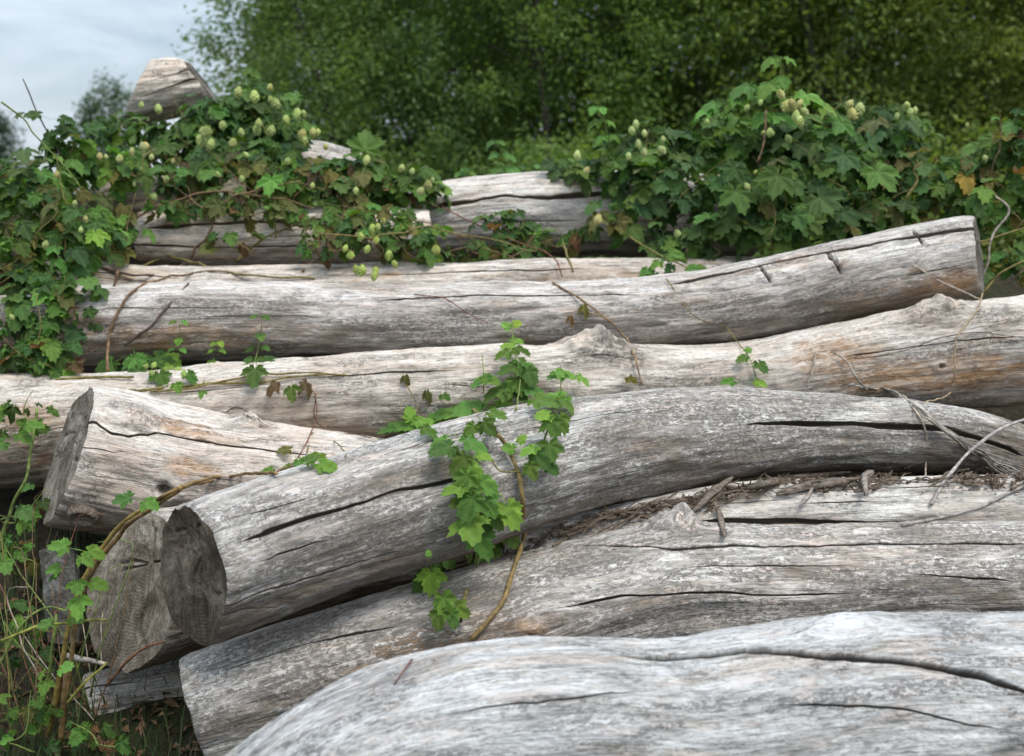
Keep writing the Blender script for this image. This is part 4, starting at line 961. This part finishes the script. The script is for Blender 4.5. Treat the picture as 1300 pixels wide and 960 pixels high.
FR = [  # u, v, size px, tip (x, z), tone, kind, lift
 (565, 575, 40, -.8, -.3, 'lush', 'oval', .05), (560, 558, 32, -1, .1, 'bright', 'oval', .06), (605, 562, 46, .7, -.2, 'lush', 'oval', .06), (585, 590, 38, -.5, -.6, 'mid', 'three', .05),
 (600, 600, 34, .8, -.5, 'bright', 'oval', .06), (612, 575, 26, .6, .3, 'bright', 'oval', .07), (590, 615, 44, -.2, -.5, 'lush', 'three', .07), (578, 625, 38, -.8, -.2, 'bright', 'three', .07),
 (618, 618, 34, .7, -.4, 'lush', 'oval', .07), (600, 632, 40, .3, -.7, 'mid', 'three', .06), (597, 645, 48, -.3, -.8, 'lush', 'three', .09), (622, 645, 38, .5, -.7, 'mid', 'three', .07),
 (632, 640, 34, .8, .2, 'bright', 'oval', .09), (648, 655, 46, .35, -.8, 'bright', 'oval', .10), (630, 660, 34, .6, -.6, 'lush', 'oval', .08), (600, 680, 58, .1, -.25, 'lush', 'three', .12),
 (612, 690, 50, .4, -.8, 'lush', 'three', .11), (605, 700, 52, -.1, -1, 'mid', 'five', .10), (628, 700, 40, .7, -.6, 'lush', 'three', .09), (650, 685, 30, .6, -.7, 'mid', 'oval', .08),
 (640, 690, 28, .8, -.6, 'lush', 'oval', .08), (582, 640, 30, -.9, -.4, 'mid', 'three', .06), (620, 665, 34, -.3, -.8, 'dark', 'three', .05), (595, 660, 34, -.6, -.6, 'dark', 'three', .05),
 (560, 718, 30, .3, -.6, 'lush', 'three', .07), (568, 712, 28, .7, -.4, 'mid', 'oval', .06), (548, 738, 42, 0, -.9, 'bright', 'three', .07), (535, 740, 34, -.4, -.8, 'mid', 'oval', .05),
 (568, 768, 42, .3, -.9, 'lush', 'oval', .06), (585, 775, 34, .8, -.5, 'mid', 'three', .05), (560, 785, 36, -.1, -1, 'mid', 'three', .05), (545, 705, 12, 0, 1, 'bright', 'oval', .08), (575, 785, 28, .2, -1, 'mid', 'oval', .05),
 # top of the log and beyond
 (600, 525, 52, -1, -.05, 'bright', 'oval', .05), (640, 520, 42, 1, -.15, 'bright', 'oval', .05), (570, 522, 40, -1, .05, 'lush', 'oval', .04), (630, 530, 30, .9, -.3, 'lush', 'oval', .06),
 (620, 545, 32, .6, -.6, 'mid', 'three', .06), (598, 548, 26, -.5, -.6, 'lush', 'oval', .06), (655, 505, 40, .6, -.3, 'mid', 'three', .05), (690, 512, 44, 1, -.1, 'lush', 'oval', .05),
 (705, 508, 44, -1, -.1, 'bright', 'oval', .05), (720, 510, 34, 1, -.3, 'lush', 'oval', .05), (700, 545, 34, .4, -.8, 'lush', 'three', .06), (712, 540, 34, .3, -.8, 'mid', 'three', .06),
 (690, 535, 30, -.6, -.3, 'bright', 'oval', .06), (698, 575, 36, .2, -.8, 'mid', 'five', .05), (685, 585, 34, .6, -.6, 'mid', 'three', .05), (672, 575, 30, -.6, -.3, 'bright', 'oval', .05),
 (675, 600, 30, .3, -.8, 'mid', 'three', .05), (648, 570, 22, -.6, .4, 'bright', 'oval', .04), (660, 560, 18, .3, .8, 'bright', 'oval', .04), (700, 595, 26, .8, -.5, 'lush', 'oval', .05),
 # upper sprays against the log behind
 (650, 470, 40, -.9, -.2, 'lush', 'three', .08), (668, 462, 34, .8, -.2, 'bright', 'oval', .08), (660, 490, 40, .5, -.5, 'mid', 'three', .08), (640, 485, 40, -.9, .1, 'lush', 'three', .08),
 (610, 480, 34, -1, -.1, 'bright', 'oval', .08), (622, 485, 30, .9, -.3, 'lush', 'oval', .08), (672, 480, 30, .3, -.9, 'mid', 'oval', .08), (648, 440, 26, -.6, .2, 'bright', 'oval', .08), (655, 428, 22, .6, .3, 'bright', 'oval', .08),
 (640, 452, 30, -.8, -.3, 'bright', 'three', .08), (662, 448, 28, .8, -.3, 'lush', 'three', .08), (645, 415, 18, -.4, .5, 'lime', 'oval', .08), (655, 412, 16, .5, .4, 'lime', 'oval', .08),
 (715, 475, 34, 1, -.1, 'bright', 'oval', .08), (708, 478, 30, -1, 0, 'lush', 'oval', .08), (740, 480, 24, 1, -.2, 'bright', 'oval', .06), (676, 497, 34, .9, -.2, 'lush', 'oval', .08), (630, 500, 44, -.8, -.3, 'mid', 'three', .07),
 (520, 540, 38, -1, .1, 'bright', 'oval', .05), (538, 535, 34, .9, .1, 'bright', 'oval', .05), (505, 548, 34, -.8, -.3, 'lush', 'oval', .04), (545, 548, 30, .8, -.3, 'lush', 'oval', .04), (525, 530, 26, .2, .6, 'bright', 'oval', .05),
 (555, 530, 34, -.3, .6, 'lush', 'oval', .05), (490, 545, 22, -.8, .2, 'mid', 'oval', .03)]
for (u, w, s_, tx, tz, tn, kd, lf) in FR:
    p = S(u, w, lf); k = mpp(p[1])
    flat = abs(tz) < 0.35
    nr = (random.gauss(0, .2) + .15 * tx, -.45 if flat else -.8, .9 if flat else .5)
    L_ = s_ * k * 1.0; tv = np.array([tx, -.15, tz]); tv /= np.linalg.norm(tv)
    v.leaf(p - tv * L_ * 0.45 + np.array([0, -.02, .01]), nr, (tx, -.25, tz), L_, tn, kd)
v.stem([S(655, 520, .04), S(660, 480, .08), S(652, 440, .08), S(650, 412, .08)], 0.0035, 0.002, GRN, 20, .003, 5)
v.stem([S(712, 500, .04), S(712, 478, .08), S(711, 462, .09)], 0.002, 0.0012, GRN, 10, .002, 5)

# --- runners lying on the logs
v = Vine('hop runner creeping along the pale log with small upright shoots', S(160, 500, .01), group='hop runners on the logs')
run = [S(140, 498, .012), S(200, 494, .012), (S(250, 489, .012)), S(320, 486, .012), S(380, 478, .012), S(440, 476, .012)]
v.stem(run, .0065, .004, OLV, 40, .006); v.stem([S(190, 499, .012), S(260, 490, .014), S(320, 478, .014), S(360, 474, .014), S(430, 476, .012)], .005, .0035, OLV, 40, .006)
for pts, tn in (([S(212, 490, .01), S(222, 455, .06), S(228, 430, .08), S(228, 405, .09)], 'bright'), ([S(258, 486, .01), S(272, 455, .05), S(277, 432, .06)], 'lime'), ([S(318, 480, .01), S(328, 440, .05), S(332, 415, .05), S(331, 398, .05)], 'mid')):
    shoot(v, pts, .0028, GRN, tn, 20, kind='oval', droop=.35)
for (u, w, s_, tx, tz, tn) in ((325, 462, 40, 0, -1, 'dark'), (332, 455, 34, .6, -.5, 'dark'), (370, 488, 26, .2, -.8, 'mid'), (380, 482, 26, .8, -.3, 'rust'), (355, 484, 22, -.6, -.4, 'rust'), (258, 495, 14, 0, -1, 'bright'), (222, 485, 20, .3, -.6, 'lush'), (235, 470, 26, .5, -.8, 'lush'),
                               (150, 455, 40, -.6, -.7, 'mid'), (170, 448, 44, .2, -.6, 'lush'), (190, 450, 40, .9, -.4, 'mid'), (205, 452, 36, .7, -.5, 'lush'), (160, 462, 34, .1, -1, 'blue'), (200, 470, 30, .3, -.8, 'lush'), (180, 465, 36, -.2, -.9, 'mid')):
    v.leaf(S(u, w, .07), (random.gauss(0, .2), -.65, .7), (tx, -.2, tz), s_ * mpp(3.9), tn, random.choice(('three', 'oval', 'three')) if tn != 'rust' else 'curl')
for (u, w) in ((188, 462), (198, 460), (208, 466), (216, 464), (192, 470), (226, 466), (234, 470)):
    v.cone(S(u, w, .10), 20 * mpp(3.8), (0.30, 0.45, 0.08))
for pts, c in (([(137, 470), (138, 430), (150, 395), (180, 362), (240, 348), (290, 345)], BRN), ([(70, 480), (120, 478), (170, 480)], OLV), ([(160, 440), (200, 405), (240, 360)], (0.10, 0.07, 0.06)), ([(150, 350), (200, 330), (215, 325), (300, 348), (400, 352)], OLV), ([(100, 330), (150, 345), (190, 350), (250, 330)], (0.13, .09, .08))):
    v.stem([S(a, b, .02) for a, b in pts], .0065, .005, c, 36, .008)
v = Vine('climbing hop stems twisted together beside the sawn ends, bottom left', P(75, 930, 2.95), group='hop runners on the logs')
for pts, r, c in (([(62, 935, 2.95), (78, 850, 2.93), (92, 780, 2.95), (105, 740, 2.95), (130, 695, 2.95), (160, 662, 2.9), (200, 635, 2.78)], .009, (0.27, 0.20, 0.06)),
                  ([(75, 940, 2.93), (90, 840, 2.9), (100, 770, 2.93), (118, 725, 2.93), (150, 680, 2.9), (185, 650, 2.8), (230, 618, 2.75)], .009, (0.24, 0.16, 0.07)),
                  ([(50, 930, 2.97), (62, 860, 2.97), (70, 800, 2.97), (72, 780, 3.0)], .006, GRN), ([(0, 812, 2.9), (50, 795, 2.9), (100, 790, 2.9), (135, 788, 2.95)], .005, (0.30, 0.29, 0.07)),
                  ([(0, 840, 2.95), (30, 790, 2.95), (60, 770, 3.0), (85, 775, 3.0)], .005, GRN), ([(85, 890, 2.9), (110, 862, 2.9), (135, 842, 3.0)], .005, (0.30, 0.29, 0.07)),
                  ([(5, 790, 3.05), (25, 820, 3.05), (60, 850, 3.05)], .003, GRN), ([(0, 700, 3.3), (15, 640, 3.3), (35, 600, 3.3), (45, 520, 3.4)], .006, GRN)):
    v.stem([P(*p) for p in pts], r, r * .75, c, 46, .006, 7)
two = [(230, 618), (270, 607), (310, 602), (352, 600)]
v.stem([P(200, 635, 2.78), P(230, 618, 2.75)] + [S(a, b, .05) for a, b in two[1:]], .0065, .004, (0.27, 0.18, 0.07), 30, .004)
v.stem([P(230, 618, 2.75), S(262, 612, .05), S(300, 603, .055), S(345, 600, .05)], .0065, .004, (0.24, 0.16, 0.07), 30, .004)
for (u, w, Y, s_, tx, tz, tn) in ((92, 695, 2.88, 30, -.9, .1, 'bright'), (105, 698, 2.88, 30, .9, .1, 'bright'), (100, 705, 2.86, 26, .6, -.4, 'lush'), (80, 720, 2.88, 22, -.8, -.3, 'bright'), (98, 735, 2.86, 26, .1, -.5, 'bright'), (112, 738, 2.86, 26, 1, 0, 'lush'), (102, 755, 2.86, 34, .1, -.7, 'bright'), (75, 728, 2.88, 16, -.6, -.5, 'lush'), (172, 632, 2.75, 32, -.9, .2, 'lush'), (180, 635, 2.75, 26, .7, -.3, 'lush'),
                                  (70, 790, 2.88, 24, -.8, 0, 'mid'), (85, 785, 2.88, 22, .6, .2, 'mid'), (60, 852, 2.85, 24, -.9, .1, 'bright'), (75, 850, 2.85, 24, .9, .1, 'bright'), (62, 862, 2.85, 24, 0, -.6, 'bright'), (5, 710, 3.0, 26, .3, -.6, 'lush'), (10, 560, 3.3, 26, -.4, -.5, 'lush'), (30, 540, 3.3, 26, .5, .3, 'bright'), (20, 550, 3.3, 22, .8, -.3, 'lush'), (25, 645, 3.2, 26, .6, -.6, 'mid'), (40, 650, 3.2, 22, .2, -.9, 'lush')):
    v.leaf(P(u, w, Y), (random.gauss(0, .25), -.5, .8), (tx, -.2, tz), s_ * mpp(Y) * 1.1, tn, random.choice(('oval', 'three')))
v = Vine('little hop sprig on the knotty log beside the curved log', S(380, 600, .01), group='hop runners on the logs')
for (u, w, s_, tx, tz, tn) in ((375, 590, 26, -.5, -.5, 'bright'), (350, 595, 20, -.8, -.2, 'lush'), (392, 580, 26, .9, .1, 'bright'), (372, 572, 24, -.3, .4, 'olive'), (400, 588, 24, .9, -.1, 'bright'), (385, 590, 20, .2, .7, 'lush'), (378, 582, 22, .3, -.8, 'lush')):
    v.leaf(S(u, w, .05), (0, -.55, .8), (tx, -.2, tz), s_ * mpp(3.6), tn, 'oval')
v.stem([S(352, 598, .02), S(372, 590, .03), S(385, 570, .04), S(402, 530, .03), S(400, 500, .03), S(385, 485, .03)], .003, .0022, RED, 24, .004, 5)
v.stem([S(390, 575, .02), S(400, 545, .03), S(425, 560, .02), S(440, 578, .02)], .0028, .002, OLV, 18, .004, 5)
v = Vine('tiny hop sprig at the orange-stained patch of the pale log', S(950, 470, .01), group='hop runners on the logs')
for (u, w, s_, tx, tz, tn) in ((960, 458, 24, .3, -.8, 'lush'), (950, 452, 18, -.6, -.2, 'mid'), (935, 484, 22, -1, 0, 'bright'), (955, 484, 20, .9, -.1, 'bright'), (946, 448, 14, .2, .6, 'lush')):
    v.leaf(S(u, w, .05), (0, -.6, .8), (tx, -.2, tz), s_ * mpp(4.0), tn, 'oval')
v.stem([S(945, 445, .03), S(955, 462, .03), S(962, 488, .02)], .002, .002, GRN, 10, .003, 5)
v.stem([S(845, 355, .02), S(880, 400, .02), S(920, 415, .02), S(945, 445, .03)], .003, .002, OLV, 20, .006, 5)
v = Vine('dry brown hop runner crossing the smooth log to the knob', S(740, 380, .01), group='hop runners on the logs')
v.stem([S(700, 358, .02), S(735, 380, .02), S(765, 400, .02), S(790, 425, .03), S(805, 450, .03), S(815, 490, .02)], .005, .004, (0.27, 0.19, 0.11), 40, .006)
v.stem([S(765, 402, .02), S(740, 396, .02), S(718, 398, .02)], .003, .002, (0.27, 0.19, 0.11), 14, .003, 5)
v.stem([S(525, 375, .012), S(560, 377, .014), S(590, 395, .014), S(620, 410, .012)], .0028, .002, RED, 20, .006, 5)
for (u, w, s_, tn) in ((738, 385, 20, 'olive'), (722, 400, 14, 'rust'), (512, 475, 16, 'olive'), (560, 500, 18, 'mid'), (540, 495, 16, 'olive'), (795, 478, 20, 'olive')):
    v.leaf(S(u, w, .03), (.2, -.7, .6), (.4, -.2, -.8), s_ * mpp(4.1), tn, 'curl')
v.stem([S(510, 480, .02), S(525, 505, .02), S(535, 530, .02)], .0025, .002, OLV, 12, .004, 5)
v.stem([S(400, 500, .02), S(405, 540, .02), S(470, 555, .02)], .003, .002, (0.16, .1, .08), 16, .006, 5)
v = Vine('hop sprig at the tail of the tan log with small dark leaves', P(860, 340, 4.6), group='hop runners on the logs')
for (u, w) in ((840, 330), (855, 335), (870, 340), (835, 345), (825, 338), (860, 348), (845, 322), (878, 345), (890, 338)):
    v.leaf(P(u, w, 4.55), (random.gauss(0, .3), -.6, .7), (random.gauss(0, 1), -.2, -.4), random.uniform(18, 28) * mpp(4.6), random.choice(('mid', 'dark', 'olive', 'lush')), 'three')
v.stem([P(800, 300, 4.75), P(850, 330, 4.6), P(890, 345, 4.55)], .004, .003, OLV, 16, .006)

v = Vine('low tangle of small hop leaves and wiry stems in the bottom left corner', P(30, 900, 3.0), group='hop runners on the logs')
mass(v, [(20, 905, 2.9, 60, 50, 26), (30, 800, 3.15, 45, 60, 16), (25, 690, 3.4, 40, 40, 18), (130, 925, 2.9, 60, 20, 14), (45, 640, 3.5, 30, 30, 10), (15, 520, 3.7, 40, 36, 18)], {'mid': 3, 'dark': 3, 'lush': 3, 'bright': 2, 'olive': 1, 'rust': 1}, (20, 32), stems=1, stemcol=GRN)
for q in range(26):
    u = random.uniform(-10, 130); w = random.uniform(860, 950); u2 = u + random.gauss(0, 50); w2 = w - random.uniform(90, 260); Y = random.uniform(2.9, 3.2)
    v.stem([P(u, w, Y), P(u + (u2 - u) * .3 + random.gauss(0, 12), w + (w2 - w) * .4, Y), P(u2, w2, Y + .1), P(u2 + random.gauss(0, 25), w2 - 8, Y + .1)], random.uniform(.0015, .0035), .0012, random.choice((GRN, OLV, PALE, BRN, RED)), 18, .006, 5)

# ---------------------------------------------------------------- dry stems, bark, grass
def dry(name, label, pts, r0, r1, c, cat='dry vine', group='dry stems on the logs', lift=.012):
    q = [S(p[0], p[1], lift) if len(p) == 2 else P(*p) for p in pts]
    base = np.array(q[0]); V, F = tube(q, r0, r1, max(14, len(q) * 8), 6, .004, random.randint(0, 99))
    o = link(name, new_mesh(name, V - base, F, M['stem']), None, base); o.color = (*c, 1); tag(o, label, cat, group); return o
t = thing('dry_vine_bundle', 'bundle of pale dry vine strands running down over the right end of the curved log', 'dry vine', S(1110, 492, .02), 'dry stems on the logs')
tb = np.array(t.location)
for i in range(13):
    a = random.gauss(0, 1); pts = [S(1085 + 8 * a, 489 + 2 * a, .02), S(1130 + 6 * a, 496 + 2.5 * a, .025), S(1165 + 5 * a, 520 + 5 * a, .03), S(1210 + 6 * a, 552 + 7 * a, .04), S(1255 + 5 * a, 582 + 8 * a, .06), S(1310, 606 + 12 * a, .08)]
    V, F = tube(pts, random.uniform(.0022, .0042), .002, 40, 5, .008, i)
    o = link('strand', new_mesh('strand', V - tb, F, M['stem']), t); k = random.uniform(.7, 1.25); o.color = (0.40 * k, 0.37 * k, 0.33 * k, 1)
dry('withered_vine', 'stout pale dry stem hooking up onto the orange-stained patch', [(1100, 495), (1085, 475), (1075, 458), (1058, 448)], .0055, .004, PALE, lift=.02)
dry('withered_vine', 'short straight dry stem left of the hooked one', [(1025, 492), (1031, 470), (1037, 447)], .004, .0035, PALE, lift=.02)
dry('withered_vine', 'thin dry strand looping down the right part of the pale log', [(1248, 372), (1240, 395), (1215, 430), (1212, 470), (1205, 500), (1170, 512)], .0035, .0025, (0.40, .31, .21), lift=.02)
dry('withered_vine', 'dark thin strand lying along the right part of the pale log', [(1085, 456), (1150, 445), (1190, 430), (1240, 422), (1300, 428)], .003, .002, (0.15, .13, .12))
dry('withered_vine', 'pale curved strand hanging over the front of the curved log', [(1130, 496), (1160, 520), (1175, 550), (1175, 590), (1172, 625)], .0035, .0025, (0.42, .36, .29), lift=.02)
dry('dry_branch', 'thin grey branch rising from the slim log across the dry bundle', [(1183, 640), (1200, 610), (1230, 575, 3.25), (1270, 545, 3.3), (1310, 530, 3.35)], .006, .005, (0.36, .34, .33), 'branch')
dry('dry_branch', 'long thin grey branch lying low across the slim log at right', [(1145, 667), (1190, 658), (1240, 645), (1290, 622), (1320, 612)], .005, .004, (0.32, .30, .29), 'branch')
dry('withered_vine', 'pale dry stalk leaning from the saw-cut end of the smooth log', [(1160, 338), (1195, 358), (1225, 372), (1245, 380, 4.1)], .0045, .003, PALE)
dry('withered_vine', 'bent red-brown stem in front of the pale sawn face', [(135, 870, 2.95), (160, 840, 2.9), (185, 822, 2.88), (210, 815, 2.9)], .006, .004, (0.24, .12, .07))
dry('withered_vine', 'thin dark strand hanging over the front log', [(500, 870), (520, 842), (540, 822)], .003, .002, (0.16, .10, .09))
dry('withered_vine', 'wiry strand arching over the lichen knot', [(288, 522), (300, 517), (318, 525), (335, 535)], .003, .002, (0.10, .08, .07), lift=.02)
dry('dry_branch', 'pale broken branch poking out left of the pale sawn face', [(82, 832, 3.0), (105, 838, 3.0), (135, 842, 3.02)], .010, .007, (0.45, .42, .38), 'branch')
# bark strips wedged under the curved log
def strip(label, pts, w, c, seed, lift=.015):
    q = np.array([S(a, b, lift + .01 * i) for i, (a, b) in enumerate(pts)]); n = 22; C, L = spline(q, n); g = np.random.default_rng(seed)
    T = np.gradient(C, axis=0); T /= np.linalg.norm(T, axis=1)[:, None]; B = np.cross(T, np.array([0.1, -.8, .6])); B /= np.linalg.norm(B, axis=1)[:, None]; Nn = np.cross(B, T)
    kk = np.linspace(0, 1, n); wid = w * (np.sin(np.pi * np.clip(kk * .9 + .06, 0, 1)) ** .5) * (1 + .35 * noise(kk * 7, seed, .5, 3))
    rows = []
    for x, z in ((-1, 0), (-.5, .35), (0, .5), (.5, .3), (1, 0), (.5, .1), (0, .2), (-.5, .1)):
        rows.append(C + (x * wid)[:, None] * B + ((z * w * .8) + .15 * w * noise(kk * 9, x * 3, seed, 5))[:, None] * Nn)
    V = np.stack(rows, 1); m = 8; F = [(i * m + j, i * m + (j + 1) % m, (i + 1) * m + (j + 1) % m, (i + 1) * m + j) for i in range(n - 1) for j in range(m)]
    F += [tuple(range(m))[::-1], tuple((n - 1) * m + j for j in range(m))]
    base = q[0]; o = link('bark_strip', new_mesh('bark_strip', V.reshape(-1, 3) - base, F, M['flake']), None, base); o.color = (*c, 1)
    tag(o, label, 'bark', 'bark strips under the curved log')
strip('bark strip slanting up under the middle of the curved log', [(868, 658), (885, 645), (905, 625), (930, 606)], .014, (1, .95, .9), 1)
strip('forked bark scrap hanging over the crack of the grey log', [(908, 640), (914, 655), (920, 682)], .013, (1.1, 1.05, 1), 2)
strip('long rough bark strip under the curved log, left of the upright flake', [(945, 622), (980, 612), (1020, 605), (1080, 600)], .018, (.9, .85, .8), 3)
strip('second rough bark strip tucked below the long one', [(985, 628), (1020, 618), (1060, 612), (1085, 608)], .016, (1, .95, .9), 4)
strip('upright grey bark flake standing on the slim log', [(1108, 598), (1098, 608), (1100, 630)], .016, (1.5, 1.5, 1.5), 5, .03)
strip('bark strip tucked under the curved log at right', [(1110, 605), (1150, 602), (1200, 600), (1230, 596)], .018, (.8, .75, .7), 6)
strip('small pale splinter on the slim log', [(1032, 618), (1026, 630), (1015, 642)], .007, (1.7, 1.7, 1.7), 7, .02)
# crumbled litter packed in the gap
def litter():
    """crumbled bark: stringy fibres lying along the gap, chips of many sizes"""
    V, F = [], []; g = np.random.default_rng(3)
    def gap(u): return np.interp(u, [640, 760, 880, 1000, 1150, 1300], [699, 659, 631, 611, 603, 604])
    for i in range(900):
        u = 640 + 660 * g.uniform(0, 1) ** .8; w = gap(u) + abs(g.normal(0, 6)) * (1 + .8 * math.sin(u * .031)) - 3
        p = S(u, w, g.uniform(0, .02)); s = .003 + .013 * g.uniform(0, 1) ** 3; a = g.normal(0, 1, 3) + np.array([1.6, 0, 0]); a /= np.linalg.norm(a); b = np.cross(a, g.normal(0, 1, 3)); b /= np.linalg.norm(b); c = np.cross(a, b)
        k = len(V); l = s * g.uniform(1, 3.2)
        V += [p - a * l, p + b * s * .7, p + a * l, p - b * s * .7, p + c * s * .35, p - c * s * .35]
        F += [(k, k + 1, k + 4), (k + 1, k + 2, k + 4), (k + 2, k + 3, k + 4), (k + 3, k, k + 4), (k + 1, k, k + 5), (k + 2, k + 1, k + 5), (k + 3, k + 2, k + 5), (k, k + 3, k + 5)]
    Vn, Fn = np.array(V), list(F); parts = [(Vn, Fn)]
    for i in range(150):
        u = g.uniform(700, 1290); w = gap(u) + g.normal(1, 5); L_ = g.uniform(14, 70); sl = g.normal(-.12, .22)
        parts.append(tube([S(u + L_ * q, gap(u + L_ * q) + (w - gap(u)) + sl * L_ * (q - .5) + g.normal(0, 2), .008 + .02 * g.uniform()) for q in (0, .35, .7, 1)], g.uniform(.0015, .0055), .001, 10, 5, .006, i, .5))
    V, F = join(parts)
    o = link('bark_litter', new_mesh('bark_litter', V, F, M['flake'], smooth=False)); o.color = (.85, .74, .64, 1)
    tag(o, 'crumbled stringy brown bark litter packed under the curved log', None, None, 'stuff')
litter()
def grass():
    g = np.random.default_rng(5); V, F, H = [], [], []
    for i in range(6500):
        x = g.uniform(-2.6, -0.7) if i % 3 else g.uniform(-3.5, 3.5); y = g.uniform(2.3, 3.9) if i % 3 else g.uniform(1.2, 3.0)
        z = float(ground_z(np.array(x), np.array(y))) - .02; h = g.uniform(.05, .20) * (2.1 if i % 6 == 0 else 1); a = g.uniform(0, 6.28); ln = g.uniform(.1, .6) * h; w = g.uniform(.002, .0045); hue = g.choice([g.uniform(0, .6), g.uniform(.6, 1)], p=[.72, .28])
        d = np.array([math.cos(a), math.sin(a), 0]); s_ = np.array([-d[1], d[0], 0]); b = np.array([x, y, z]); k = len(V)
        for t in (0, .4, .75, 1):
            c = b + np.array([0, 0, h * t * (1 - .2 * t)]) + d * ln * t * t; ww = w * (1 - t * .95)
            V += [c - s_ * ww, c + s_ * ww]; H += [hue, hue]
        F += [(k + 2 * q, k + 2 * q + 1, k + 2 * q + 3, k + 2 * q + 2) for q in range(3)]
    o = link('grass', new_mesh('grass', np.array(V), F, M['grass'], {'hue': np.array(H)})); tag(o, 'rank green and straw-coloured grass at the foot of the pile', None, None, 'stuff')
grass()
def dead_leaves():
    g = np.random.default_rng(9); V, F = [], []
    for i in range(1500):
        x = g.uniform(-2.5, -0.6); y = g.uniform(2.2, 3.7); z = float(ground_z(np.array(x), np.array(y))) + g.uniform(0, .03); s = g.uniform(.008, .03); a = g.uniform(0, 6.28)
        d = np.array([math.cos(a), math.sin(a), g.normal(0, .4)]); e = np.array([-math.sin(a), math.cos(a), g.normal(0, .4)]); p = np.array([x, y, z]); k = len(V)
        V += [p - d * s, p + e * s * .5 + np.array([0, 0, s * .4]), p + d * s, p - e * s * .5 + np.array([0, 0, s * .3]), p]
        F += [(k, k + 1, k + 4), (k + 1, k + 2, k + 4), (k + 2, k + 3, k + 4), (k + 3, k, k + 4)]
    o = link('dead_leaf_litter', new_mesh('dead_leaf_litter', np.array(V), F, M['flake'], smooth=False)); o.color = (1.0, .72, .48, 1)
    tag(o, 'brown dead leaf litter on the ground at the foot of the pile', None, None, 'stuff')
dead_leaves()
# weathered board standing in the gap
def board():
    n, m = 12, 5; V = []; c0 = P(50, 700, 3.36); c1 = P(60, 815, 3.3); r = P(94, 700, 3.36) - c0
    rows = []
    for i in range(n):
        t = i / (n - 1); c = c0 + (c1 - c0) * t
        for x, y in ((0, 0), (.5, -.02), (1, 0), (1, .035), (0, .035)):
            p = c + r * (x * (1 - .1 * t) + .02 * float(noise(t * 8, x * 2, 1, 4))) + np.array([0, y, 0]); rows.append(p)
    V = np.array(rows); F = [(i * m + j, (i + 1) * m + j, (i + 1) * m + (j + 1) % m, i * m + (j + 1) % m) for i in range(n - 1) for j in range(m)] + [tuple(range(m)), tuple((n - 1) * m + j for j in range(m))[::-1]]
    base = c1; o = link('board', new_mesh('board', V - base, F, M['cut'], {'crk': np.zeros(len(V))}, False, {'lc': (V - base)[:, [2, 0, 1]]}), None, base); o.color = (.9, .95, 1.0, 1)
    tag(o, 'grey weathered board standing in the dark gap at lower left', 'board')
board()
